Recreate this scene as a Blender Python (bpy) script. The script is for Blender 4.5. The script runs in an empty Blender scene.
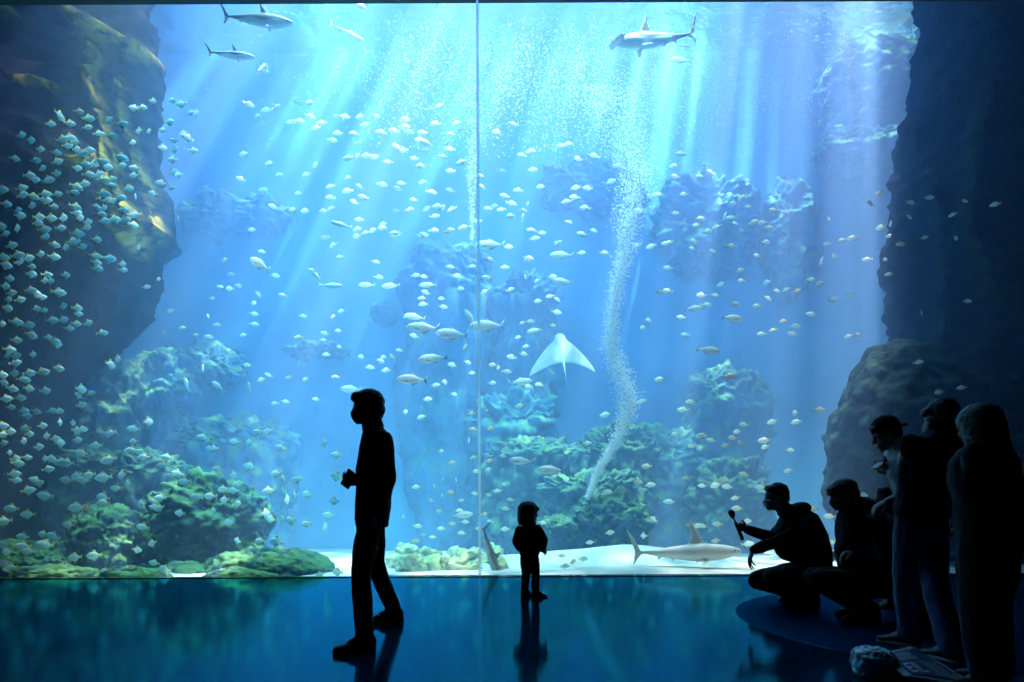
import bpy, bmesh, math, random
from mathutils import Vector, Matrix, noise, Euler
PI = math.pi
S = bpy.context.scene
COL = S.collection
# ------------------------------------------------------------------ camera frame
F = 683.0; CAMZ = 1.05; HX = 512.0; HY = 490.0; ROLL = 0.0045
def P(px, py, d):
    """the point at distance d along +Y that the photograph shows at (px, py)"""
    u, v = px - HX, HY - py
    c, s = math.cos(-ROLL), math.sin(-ROLL)
    u, v = u*c - v*s, u*s + v*c
    return Vector((u/F*d, d, CAMZ + v/F*d))
cam = bpy.data.cameras.new('camera'); cam.sensor_width = 36; cam.lens = F/1024*36
cam.shift_y = (HY-341.0)/1024
cam.clip_end = 200
camo = bpy.data.objects.new('camera', cam); COL.objects.link(camo)
camo.location = (0, 0, CAMZ)
camo.rotation_euler = (Matrix.Rotation(PI/2, 3, 'X') @ Matrix.Rotation(-ROLL, 3, 'Z')).to_euler()
S.camera = camo
S.view_settings.view_transform = 'Standard'; S.view_settings.look = 'None'
S.view_settings.gamma = 1; S.view_settings.use_curve_mapping = False
S.view_settings.exposure = 0.1
# ------------------------------------------------------------------ materials
def nodes_of(m):
    m.use_nodes = True; nt = m.node_tree; nt.nodes.clear()
    return nt, nt.nodes, nt.links
def rgb(c): return (c[0], c[1], c[2], 1.0)
def principled(name, color, rough=0.6, metal=0.0, spec=0.5, bump=0.0, bscale=30.0, vary=0.0, vscale=8.0, sheen=0.0):
    m = bpy.data.materials.new(name); nt, N, L = nodes_of(m)
    o = N.new('ShaderNodeOutputMaterial'); b = N.new('ShaderNodeBsdfPrincipled')
    b.inputs['Roughness'].default_value = rough; b.inputs['Metallic'].default_value = metal
    b.inputs['Specular IOR Level'].default_value = spec
    b.inputs['Base Color'].default_value = rgb(color)
    if sheen: b.inputs['Sheen Weight'].default_value = sheen
    L.new(b.outputs[0], o.inputs[0])
    if vary or bump:
        tc = N.new('ShaderNodeTexCoord')
    if vary:
        n = N.new('ShaderNodeTexNoise'); n.inputs['Scale'].default_value = vscale; n.inputs['Detail'].default_value = 5
        L.new(tc.outputs['Object'], n.inputs['Vector'])
        r = N.new('ShaderNodeValToRGB'); e = r.color_ramp.elements
        e[0].position = .3; e[1].position = .7
        e[0].color = rgb([x*(1-vary) for x in color]); e[1].color = rgb([min(1, x*(1+vary)) for x in color])
        L.new(n.outputs[0], r.inputs[0]); L.new(r.outputs[0], b.inputs['Base Color'])
    if bump:
        n2 = N.new('ShaderNodeTexNoise'); n2.inputs['Scale'].default_value = bscale; n2.inputs['Detail'].default_value = 6
        L.new(tc.outputs['Object'], n2.inputs['Vector'])
        bp = N.new('ShaderNodeBump'); bp.inputs['Strength'].default_value = bump; bp.inputs['Distance'].default_value = .02
        L.new(n2.outputs[0], bp.inputs['Height']); L.new(bp.outputs[0], b.inputs['Normal'])
    return m
# ------------------------------------------------------------------ object helpers
def link(name, me, mat=None, parent=None, smooth=True):
    if isinstance(me, bmesh.types.BMesh):
        bm = me; me = bpy.data.meshes.new(name); bm.normal_update(); bm.to_mesh(me); bm.free()
    o = bpy.data.objects.new(name, me); COL.objects.link(o)
    if mat is not None:
        for mm in (mat if isinstance(mat, (list, tuple)) else [mat]): me.materials.append(mm)
    if smooth:
        for p in me.polygons: p.use_smooth = True
    if parent is not None: o.parent = parent
    return o
def tag(o, label, cat, group=None):
    o['label'] = label; o['category'] = cat
    if group: o['group'] = group
    return o
def thing(name, label, cat, loc=(0, 0, 0), group=None):
    o = bpy.data.objects.new(name, None); COL.objects.link(o); o.location = loc
    o.empty_display_size = .1
    return tag(o, label, cat, group)
def structure(o):
    o['kind'] = 'structure'; return o
def box(bm, x0, x1, y0, y1, z0, z1):
    vs = [bm.verts.new(p) for p in ((x0,y0,z0),(x1,y0,z0),(x1,y1,z0),(x0,y1,z0),(x0,y0,z1),(x1,y0,z1),(x1,y1,z1),(x0,y1,z1))]
    for f in ((3,2,1,0),(4,5,6,7),(0,1,5,4),(1,2,6,5),(2,3,7,6),(3,0,4,7)): bm.faces.new([vs[i] for i in f])
def fbm(v, sc, oct=5, h=.9, lac=2.1):
    return noise.fractal(v*sc, h, lac, oct)
SUN_W = 106000; SKY_W = 580; FRONT_W = 500; CLIFF_W = 1900
m_eye = principled('fish_eye', (.01, .01, .012), .15)
def bake(o):
    """replace the mesh by its modified shape"""
    dg = bpy.context.evaluated_depsgraph_get(); dg.update()
    me = bpy.data.meshes.new_from_object(o.evaluated_get(dg))
    old = o.data; o.modifiers.clear(); o.data = me; bpy.data.meshes.remove(old)
    for p in me.polygons: p.use_smooth = True
    return o
def fuse(name, bm, voxel, mat, parent=None, smooth=4, fac=.5):
    """overlapping solids -> one continuous surface"""
    bmesh.ops.recalc_face_normals(bm, faces=bm.faces)
    o = link(name, bm, None)
    m = o.modifiers.new('r', 'REMESH'); m.mode = 'VOXEL'; m.voxel_size = voxel; m.use_smooth_shade = True
    if smooth:
        s = o.modifiers.new('s', 'SMOOTH'); s.iterations = smooth; s.factor = fac
    bake(o)
    o.data.materials.clear()
    for mm in (mat if isinstance(mat, (list, tuple)) else [mat]): o.data.materials.append(mm)
    if parent is not None: o.parent = parent
    return o
# ------------------------------------------------------------------ the visitors
Z3 = Vector((0, 0, 1))
def V3(*a): return Vector(a)
def add_ring_loft(bm, rings, seg=18):
    """rings: (centre, A, B) with half axes as vectors; closed at both ends"""
    rows = []
    for c, A, B in rings:
        rows.append([bm.verts.new(c + A*math.cos(2*PI*i/seg) + B*math.sin(2*PI*i/seg)) for i in range(seg)])
    for a, b in zip(rows, rows[1:]):
        for i in range(seg): bm.faces.new((a[i], a[(i+1) % seg], b[(i+1) % seg], b[i]))
    bm.faces.new(rows[0]); bm.faces.new(list(reversed(rows[-1])))
def add_ball(bm, c, r, M=None, seg=14):
    r = r if isinstance(r, (tuple, list)) else (r, r, r)
    T = Matrix.Translation(c) @ (M.to_4x4() if M is not None else Matrix.Identity(4)) @ Matrix.Diagonal((r[0], r[1], r[2], 1))
    nv = max(8, seg//2+2); rows = []
    for j in range(1, nv):
        a = PI*j/nv
        rows.append([bm.verts.new(T @ Vector((math.sin(a)*math.cos(2*PI*i/seg), math.sin(a)*math.sin(2*PI*i/seg), math.cos(a)))) for i in range(seg)])
    t, b = bm.verts.new(T @ Vector((0, 0, 1))), bm.verts.new(T @ Vector((0, 0, -1)))
    for i in range(seg):
        k = (i+1) % seg
        bm.faces.new((t, rows[0][i], rows[0][k])); bm.faces.new((b, rows[-1][k], rows[-1][i]))
        for r0, r1 in zip(rows, rows[1:]): bm.faces.new((r0[i], r1[i], r1[k], r0[k]))
def add_limb(bm, pts, seg=14):
    """tapered chain: [(point, radius), ...]"""
    for (p, r), (q, s) in zip(pts, pts[1:]):
        d = (q-p)
        if d.length < 1e-5: continue
        d.normalize(); a = d.orthogonal().normalized(); b = d.cross(a)
        add_ring_loft(bm, [(p, a*r, b*r), (q, a*s, b*s)], seg)
    for p, r in pts: add_ball(bm, p, r, None, 12)
def frame(fwd, up=Z3):
    f = fwd.normalized(); l = up.cross(f).normalized(); u = f.cross(l).normalized()
    return f, l, u
def basis(f, l, u): return Matrix((f, l, u)).transposed()
def bend_joint(a, b, l1, l2, hint, slack=None):
    """the knee or elbow between a and b"""
    if slack: k_ = (b-a).length*slack/(l1+l2); l1 *= k_; l2 *= k_
    d = b-a; L = min(d.length, (l1+l2)*.999); n = d.normalized()
    x = (l1*l1-l2*l2+L*L)/(2*L); h = math.sqrt(max(0, l1*l1-x*x))
    p = (hint - n*hint.dot(n)); p = p.normalized() if p.length > 1e-6 else n.orthogonal().normalized()
    return a + n*x + p*h
def add_hand(bm, w, direction, palm, s=1.0, curl=(.5, .55, .6, .7), spread=.10, thumb_curl=.35, side=1):
    """a palm with four jointed fingers and a thumb; palm = the way the palm faces; side +1: thumb towards palm x direction"""
    d = direction.normalized(); n = (palm - d*palm.dot(d)).normalized(); t = d.cross(n)*side       # t: thumb side
    c = w + d*.048*s
    B = basis(d, t, n)
    add_ball(bm, w + d*.012*s, (.030*s, .025*s, .019*s), B); add_ball(bm, c, (.050*s, .040*s, .0165*s), B)
    add_ball(bm, w + d*.078*s, (.024*s, .040*s, .014*s), B)
    lens = (.040, .046, .042, .033)
    for i in range(4):
        off = (1.5-i)*.0205*s
        root = w + d*.086*s + t*off - d*abs(1.3-i)*.004*s
        dd = (d + t*(1.5-i)*spread).normalized(); ax = dd.cross(n).normalized()
        pts = [(root - d*.02*s, .0098*s), (root, .0096*s)]; p = root; ang = 0
        for k, f in enumerate((1.0, .72, .58)):
            ang += curl[i]*(1.0, 1.05, .7)[k]
            v = dd*math.cos(ang) + n*math.sin(ang)
            p = p + v*lens[i]*f*s; pts.append((p, (.0088, .0080, .0068)[k]*s))
        add_limb(bm, pts, 10)
    r0 = w + d*.030*s + t*.030*s + n*.006*s
    v1 = (d*.62 + t*.68 + n*.25).normalized(); p1 = r0 + v1*.036*s
    v2 = (d*.85 + t*.25 + n*thumb_curl).normalized(); p2 = p1 + v2*.030*s
    v3 = (d*.9 - t*.05 + n*(thumb_curl+.25)).normalized(); p3 = p2 + v3*.024*s
    add_limb(bm, [(w + d*.018*s + t*.012*s, .015*s), (r0, .0125*s), (p1, .0108*s), (p2, .0098*s), (p3, .0078*s)], 10)
def add_head(bm, c, f, l, u, s=1.0, child=False):
    """c: middle of the head; faces f"""
    B = basis(f, l, u)
    W = lambda x, y, z: c + (f*x + l*y + u*z)*s
    add_ball(bm, W(-.008, 0, .030), (.096*s, .076*s, .088*s), B, 20)
    add_ball(bm, W(.018, 0, -.018), (.070*s, .066*s, .082*s), B, 16)
    add_ball(bm, W(.034, 0, -.066), (.050*s, .048*s, .044*s), B, 14)                       # jaw
    add_ball(bm, W(.070, 0, -.094), (.020*s, .022*s, .017*s), B, 10)                       # chin
    add_limb(bm, [(W(.084, 0, .022), .009*s), (W(.100, 0, -.012), .010*s), (W(.108, 0, -.026), .0125*s)], 10)   # nose
    for sd in (-1, 1):
        add_ball(bm, W(.098, sd*.011, -.029), (.009*s, .008*s, .007*s), B, 8)
        add_ball(bm, W(.070, sd*.040, -.020), (.022*s, .022*s, .022*s), B, 10)             # cheek
        add_limb(bm, [(W(.086, sd*.012, .030), .009*s), (W(.076, sd*.046, .030), .009*s)], 8)   # brow
        add_ball(bm, W(-.004, sd*.076, -.012), (.017*s, .008*s, .030*s), basis(*frame((f*.95-l*sd*.3), u)), 10)  # ear
        add_ball(bm, W(-.001, sd*.074, -.034), (.010*s, .007*s, .010*s), B, 8)
    add_ball(bm, W(.086, 0, -.058), (.012*s, .024*s, .006*s), B, 10); add_ball(bm, W(.084, 0, -.068), (.012*s, .021*s, .007*s), B, 10)   # lips
def add_eyes(parent, c, f, l, u, s=1.0):
    for sd in (-1, 1):
        p = c + (f*.0775 + l*sd*.031 + u*.008)*s
        bm = bmesh.new(); add_ball(bm, p, .0125*s, basis(f, l, u), 12)
        link('eye', bm, m_eyewhite, parent)
        
def wrinkle(o, amp, sc, seed=0.0, stretch=1.0):
    nrm = [v.normal.copy() for v in o.data.vertices]
    for v, nv in zip(o.data.vertices, nrm):
        q = v.co.copy(); q.z *= stretch
        v.co += nv*amp*(noise.noise(q*sc+Vector((seed, 0, 0))) + .5*noise.noise(q*sc*2.3+Vector((0, seed, 0))))
    return o
def add_hair(bm, c, f, l, u, s, style):
    B = basis(f, l, u); W = lambda x, y, z: c + (f*x + l*y + u*z)*s
    if style == 'short':
        add_ball(bm, W(-.014, 0, .048), (.099*s, .081*s, .080*s), B, 20); add_ball(bm, W(-.045, 0, .0), (.068*s, .079*s, .075*s), B, 18)
        add_ball(bm, W(.048, 0, .076), (.050*s, .066*s, .034*s), B, 14)
    elif style == 'full':
        add_ball(bm, W(-.016, 0, .050), (.108*s, .092*s, .088*s), B, 20); add_ball(bm, W(-.050, 0, -.005), (.072*s, .086*s, .085*s), B, 18)
        add_ball(bm, W(.058, 0, .078), (.052*s, .072*s, .040*s), B, 14)
    elif style == 'fringe':
        add_ball(bm, W(-.014, 0, .048), (.110*s, .094*s, .088*s), B, 20); add_ball(bm, W(-.050, 0, -.010), (.074*s, .088*s, .090*s), B, 18)
        add_ball(bm, W(.070, 0, .060), (.050*s, .074*s, .044*s), B, 14); add_ball(bm, W(.098, 0, .042), (.024*s, .060*s, .026*s), B, 12)
    elif style == 'bob':
        add_ball(bm, W(-.012, 0, .045), (.112*s, .098*s, .088*s), B, 20)
        add_ring_loft(bm, [(W(-.02, 0, .06), f*.104*s, l*.096*s), (W(-.028, 0, -.02), f*.096*s, l*.100*s), (W(-.034, 0, -.085), f*.086*s, l*.098*s), (W(-.036, 0, -.118), f*.070*s, l*.086*s)], 20)
        add_ball(bm, W(.070, 0, .050), (.042*s, .078*s, .036*s), B, 14)
    elif style == 'long':
        add_ball(bm, W(-.012, 0, .042), (.118*s, .104*s, .092*s), B, 20)
        add_ring_loft(bm, [(W(-.02, 0, .06), f*.108*s, l*.104*s), (W(-.03, 0, -.04), f*.100*s, l*.112*s), (W(-.045, 0, -.16), f*.085*s, l*.125*s), (W(-.06, 0, -.30), f*.06*s, l*.13*s), (W(-.07, 0, -.36), f*.03*s, l*.10*s)], 20)
def add_mask(bm, c, f, l, u, s):
    W = lambda x, y, z: c + (f*x + l*y + u*z)*s
    rows = []
    for z, wd, pr in ((-.012, .066, .104), (-.030, .070, .119), (-.055, .068, .116), (-.082, .056, .104), (-.104, .036, .084)):
        rows.append([(W(.010 + (pr-.010)*math.cos(a*.5*PI)**.75, math.sin(a*.5*PI)*wd*1.07, z)) for a in [(-1+2*i/12) for i in range(13)]])
    a = [[bm.verts.new(p) for p in r] for r in rows]; b = [[bm.verts.new(p - f*.006*s) for p in r] for r in rows]
    for j in range(4):
        for i in range(12):
            bm.faces.new((a[j][i], a[j][i+1], a[j+1][i+1], a[j+1][i])); bm.faces.new((b[j][i], b[j+1][i], b[j+1][i+1], b[j][i+1]))
    for i in range(12):
        bm.faces.new((a[0][i+1], a[0][i], b[0][i], b[0][i+1])); bm.faces.new((a[4][i], a[4][i+1], b[4][i+1], b[4][i]))
    for j in range(4):
        bm.faces.new((a[j][0], a[j+1][0], b[j+1][0], b[j][0])); bm.faces.new((a[j+1][12], a[j][12], b[j][12], b[j+1][12]))
    bmesh.ops.recalc_face_normals(bm, faces=bm.faces)
def make_shoe(parent, ankle, toe_dir, s, mat, mat_sole, length=.285, tilt=0.0, z=None):
    """a shoe with its sole under it; stands at the height of its heel"""
    f = Vector((toe_dir.x, toe_dir.y, 0)).normalized(); l = Z3.cross(f)
    z0 = z if z is not None else max(0.0, ankle.z-.085*s)
    heel = Vector((ankle.x, ankle.y, z0)) - f*.075*s
    L = length*s
    if tilt: R_ = Matrix.Rotation(tilt, 3, l)
    def pt(t, h): 
        v = f*t*L + Z3*h*s
        if tilt:
            pv = f*.72*L; v = R_ @ (v-pv) + pv
        return heel + v
    bm = bmesh.new()
    ring = lambda t, h, w, hh: (pt(t, h), l*w*s, (Z3)*hh*s)
    secs = [(.00, .050, .016, .028), (.03, .052, .030, .040), (.14, .056, .036, .046), (.30, .058, .037, .050), (.45, .050, .040, .042), (.62, .040, .046, .032), (.78, .034, .047, .026), (.92, .030, .036, .020), (1.0, .026, .014, .012)]
    add_ring_loft(bm, [ring(*q) for q in secs], 14)
    add_ring_loft(bm, [(pt(.20, .05), f*.050*s, l*.036*s), (pt(.19, .105), f*.046*s, l*.038*s)], 14)
    o = fuse('shoe', bm, .006*max(.7, s), mat, parent, 3)
    bm = bmesh.new(); n = 20; top = []; bot = []
    for i in range(n):
        a = 2*PI*i/n; t = .5+.5*math.cos(a)*1.02
        w = .036+.011*math.sin(PI*min(1, max(0, t*.9+.1)))
        if .3 < t < .55: w -= .004
        y = math.copysign(abs(math.sin(a))**.7, math.sin(a))*w*s
        top.append(bm.verts.new(pt(t, .028)+l*y)); bot.append(bm.verts.new(pt(t, .0)+l*y))
    for i in range(n):
        k = (i+1) % n; bm.faces.new((bot[i], bot[k], top[k], top[i]))
    bm.faces.new(top); bm.faces.new(list(reversed(bot)))
    bmesh.ops.recalc_face_normals(bm, faces=bm.faces)
    link('sole', bm, mat_sole, o)
    return o
m_skin = principled('skin', (.36, .22, .15), .55, vary=.06, vscale=30)
m_eyewhite = principled('eye', (.35, .34, .33), .2)
m_hairblack = principled('black_hair', (.012, .010, .009), .5, bump=.6, bscale=120)
m_hairdark = principled('dark_brown_hair', (.02, .014, .010), .5, bump=.6, bscale=120)
def cloth(name, col, rough=.9): return principled(name, col, rough, spec=.2, bump=.25, bscale=160, vary=.12, vscale=20, sheen=.1)
m_blackcloth = cloth('black_cloth', (.010, .010, .012)); m_darkshirt = cloth('charcoal_shirt', (.020, .020, .024))
m_darktrousers = cloth('dark_trousers', (.012, .012, .015)); m_denim = cloth('faded_denim', (.10, .16, .26)); m_greytrousers = cloth('grey_trousers', (.05, .06, .06))
m_shoe = principled('black_leather', (.010, .010, .010), .45); m_sole = principled('dark_sole', (.02, .02, .02), .8); m_palesole = principled('pale_sole', (.45, .45, .42), .8)
m_whitecloth = cloth('white_cloth', (.75, .76, .76)); m_bluemask = principled('pale_blue_mask', (.80, .92, .95), .8); m_blackmask = principled('black_mask', (.015, .015, .017), .8)
m_device = principled('black_plastic', (.012, .012, .014), .3)
def person(label, head, hf, hs, torso, arms, legs, hair='short', hairmat=None, top=None, bottom=None, mask=None, neck=None, shoe=None, sole=None, hup=Z3, vox=.0075,
           sleeve='long', top_name='shirt', bottom_name='trousers', collar=True, hood=None, hem=None, scale=1.0, foot_z=.001, leg_w=1.0, arm_w=1.0, tilt=(0, 0), skirt=.02, eyes=True):
    """torso: rings (centre, forward axis, left axis) from the hips up, half axes as vectors;
       arms: (shoulder, elbow, wrist, hand dir, palm dir, curl, side); legs: (hip, knee, ankle, toe dir)"""
    base = Vector((torso[0][0].x, torso[0][0].y, 0))
    f, l, u = frame(hf, hup); c = head; s = hs; g = scale
    nk0 = torso[-1][0]; nk1 = c - f*.02*s - u*.07*s
    # body: one continuous surface
    bm = bmesh.new()
    add_head(bm, c, f, l, u, s)
    add_limb(bm, [(nk0 - (nk1-nk0).normalized()*.03, .062*s), (nk1, .054*s)])
    add_ring_loft(bm, [(p, A*.80, B*.80) for p, A, B in torso])
    for sh, el, wr, hd, pd, cu, sd in arms:
        add_limb(bm, [(sh, .050*g), ((sh*.6+el*.4), .043*g), (el, .036*g), (el*.7+wr*.3, .037*g), (wr, .025*g)])
        add_hand(bm, wr, hd, pd, g*.98, cu, side=sd)
    for hp, kn, an, td in legs:
        add_limb(bm, [(hp, .072*g), (hp*.5+kn*.5, .062*g), (kn, .049*g), (kn*.7+an*.3, .050*g), (an, .036*g)])
        t = Vector((td.x, td.y, 0)).normalized(); za = an.z
        add_limb(bm, [(an, .034*g), (an + t*.10*g - Z3*min(.04*g, max(0, za-.045)), .026*g)])
    body = fuse('person', bm, .0062*max(.72, s if g < .9 else 1), m_skin, None, 3, .4)
    tag(body, label, 'person')
    if eyes: add_eyes(body, c, f, l, u, s)
    # hair
    bm = bmesh.new(); add_hair(bm, c, f, l, u, s, hair)
    # the face stays free
    h = fuse('hair', bm, .0065*s, hairmat or m_hairblack, body, 2); wrinkle(h, .006*s, 34/s, 3.0)
    if mask:
        bm = bmesh.new(); add_mask(bm, c, f, l, u, s); mk = link('face_mask', bm, mask, body)
        for sd in (-1, 1):
            bm = bmesh.new()
            add_limb(bm, [(c+(f*.016+l*sd*.068+u*-.016)*s, .0016), (c+(f*-.012+l*sd*.083+u*-.012)*s, .0016), (c+(f*.016+l*sd*.066+u*-.080)*s, .0016)], 6)
            link('ear_loop', bm, mask, mk)
    # top
    bm = bmesh.new()
    add_ring_loft(bm, torso)
    for i, (sh, el, wr, hd, pd, cu, sd) in enumerate(arms):
        if sleeve == 'long':
            ga = g*arm_w
            add_limb(bm, [(sh, .068*ga), (sh*.6+el*.4, .060*ga), (el, .053*ga), (el*.6+wr*.4, .051*ga), (wr*.90+el*.10, .042*ga), (wr*.97+el*.03, .040*ga)])
        else:
            add_limb(bm, [(sh, .070*g), (sh*.70+el*.30, .068*g), (sh*.35+el*.65, .066*g)])
    if hood:
        for p, r in hood: add_ball(bm, p, r)
    o = fuse(top_name, bm, vox, top or m_blackcloth, body, 3); wrinkle(o, .008*g, 11/g, 1.0, .7)
    if collar:
        bm = bmesh.new()
        ax = (nk1-nk0).normalized(); a = ax.cross(l).normalized(); b = ax.cross(a)
        add_ring_loft(bm, [(nk0 - ax*.03*s, a*.078*s, b*.080*s), (nk0 + ax*.012*s, a*.073*s, b*.073*s), (nk0 + ax*.040*s, a*.069*s, b*.068*s)], 20)
        fuse('collar', bm, .007*s, top or m_blackcloth, o, 2)
    # bottom
    bm = bmesh.new()
    p0, A0, B0 = torso[0]; p1, A1, B1 = torso[1]
    add_ring_loft(bm, [(p0*.4+p1*.6, A0*.86, B0*.86), (p0, A0*.92, B0*.93)] + [(p0 - Z3*.05*g if legs[0][1].z < p0.z-.1 else p0, A0*.85, B0*.90)])
    for hp, kn, an, td in legs:
        gl = g*leg_w
        add_limb(bm, [(hp, .090*gl), (hp*.5+kn*.5, .082*gl), (kn, .068*gl), (kn*.6+an*.4, .066*gl), (an*.88+kn*.12, .060*gl), (an*.97+kn*.03, .058*gl)])
    o = fuse(bottom_name, bm, vox, bottom or m_darktrousers, body, 3); wrinkle(o, .008*g, 12/g, 5.0, .6)
    for i, (hp, kn, an, td) in enumerate(legs):
        make_shoe(body, an, td, g, shoe or m_shoe, sole or m_sole, tilt=tilt[i], z=foot_z)
    return body
def ground(px, py):
    """the floor point that the photograph shows at (px, py)"""
    d = 5.0
    for _ in range(30): d *= 1 + (P(px, py, d).z)/ (CAMZ)*.8
    return P(px, py, d)
def ring(px, py, d, fw, lf, hw, hd): return (P(px, py, d), lf*hw, fw*hd)
# ---- the man walking past
def walking_man():
    d = 4.9; fw = V3(-.93, -.37, 0).normalized(); lf = Z3.cross(fw)
    T = [ring(372, 520, d, fw, lf, .165, .125), ring(373, 505, d, fw, lf, .170, .128), ring(374, 485, d, fw, lf, .170, .125), ring(375.5, 465, d, fw, lf, .185, .132), ring(376.5, 448, d, fw, lf, .195, .125),
         ring(376.5, 437, d, fw, lf, .185, .105), ring(374.5, 430, d, fw, lf, .120, .080), ring(372.5, 425, d, fw, lf, .066, .062)]
    shl = P(378, 441, d) + lf*.185; shr = P(375, 441, d) - lf*.175
    # left arm hangs, right hand holds the notebook
    wl = P(366, 513, d) + lf*.225; el = bend_joint(shl, wl, .29, .26, -fw)
    wr = P(359.5, 482, d) - lf*.045; er = bend_joint(shr, wr, .29, .26, -Z3*.6-lf*.6-fw*.2)
    arms = [(shl, el, wl, V3(-.06, 0, -1), -lf, (.30, .35, .4, .45), -1),
            (shr, er, wr, fw*.9 + Z3*.15 + lf*.1, lf*.9+Z3*.25, (.55, .6, .65, .7), 1)]
    hpl = P(369, 513, d) + lf*.085; hpr = P(374, 513, d) - lf*.085
    hl = ground(362, 651); hr = ground(394, 622)
    al = Vector((hl.x, hl.y, .095)) - V3(-.8, -.5, 0)*.02; ar = Vector((hr.x, hr.y, .10))
    kl = bend_joint(hpl, al, .44, .42, fw, 1.006); kr = bend_joint(hpr, ar, .44, .42, fw, 1.008)
    legs = [(hpl, kl, al, V3(-.86, -.5, 0)), (hpr, kr, ar, V3(-.97, -.1, 0))]
    hd = P(367.5, 408.5, d)
    b = person('person in dark shirt and black mask walking left, holding a small notebook at waist height', hd, V3(-.95, -.30, -.06), 1.03, T, arms, legs, 'full', top=m_darkshirt, bottom=m_darktrousers, mask=m_blackmask, leg_w=1.02)
    # the small notebook in his right hand
    f = V3(.50, -.20, .82).normalized(); w = wr + fw*.080 + Z3*.005
    M = basis(f, Z3.cross(f).normalized(), f.cross(Z3.cross(f)).normalized()).to_4x4()
    n = thing('notebook', 'small black notebook held upright in the hand of the walking man', 'notebook', w)
    n.rotation_euler = M.to_euler()
    bm = bmesh.new(); box(bm, -.045, .085, -.006, .006, -.040, .040); bmesh.ops.bevel(bm, geom=bm.edges[:], offset=.002, segments=1, affect='EDGES'); link('cover', bm, m_device, n, smooth=False)
    bm = bmesh.new(); box(bm, -.043, .083, -.004, .004, -.0405, -.0395); box(bm, .0852, .086, -.004, .004, -.038, .038); link('page_block', bm, m_palesole, n, smooth=False)
    return b
walking_man()
# ---- the small child
def small_child():
    d = ground(529, 598).y; fw = V3(.80, .60, 0).normalized(); lf = Z3.cross(fw)
    T = [ring(529.5, 556, d, fw, lf, .100, .088), ring(529.5, 549, d, fw, lf, .118, .102), ring(529, 540, d, fw, lf, .112, .098), ring(528.5, 532, d, fw, lf, .110, .090), ring(528.5, 527, d, fw, lf, .095, .072), ring(528.5, 524, d, fw, lf, .052, .050)]
    shl = P(520, 530, d+.06); shr = P(537.5, 529.5, d-.06)
    wl = P(520, 549.5, d+.03); wr = P(543, 550, d-.05)
    el = P(515.5, 541, d+.05); er = P(544.0, 540, d-.08)
    arms = [(shl, el, wl, fw*.6-Z3*.5-lf*.4, -lf, (.7, .7, .8, .8), -1), (shr, er, wr, fw*.7-Z3*.6, lf, (.6, .65, .7, .75), 1)]
    hl = P(525.5, 559, d); hr = P(533.5, 559, d)
    al = ground(524.5, 596.5); ar = ground(535.5, 597.5); al.z = ar.z = .058
    legs = [(hl, bend_joint(hl, al, .19, .185, fw, 1.004), al, V3(.75, .3, 0)), (hr, bend_joint(hr, ar, .19, .185, fw, 1.004), ar, V3(.95, .1, 0))]
    return person('person, a small child with bobbed hair in a padded jacket, standing alone before the glass', P(528.8, 513.5, d), V3(.86, .50, -.02), .92, T, arms, legs, 'bob', top=m_blackcloth, bottom=m_darktrousers, scale=.56, vox=.005, top_name='jacket', shoe=m_shoe, sole=m_palesole, leg_w=1.12, arm_w=1.30)
small_child()
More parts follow.
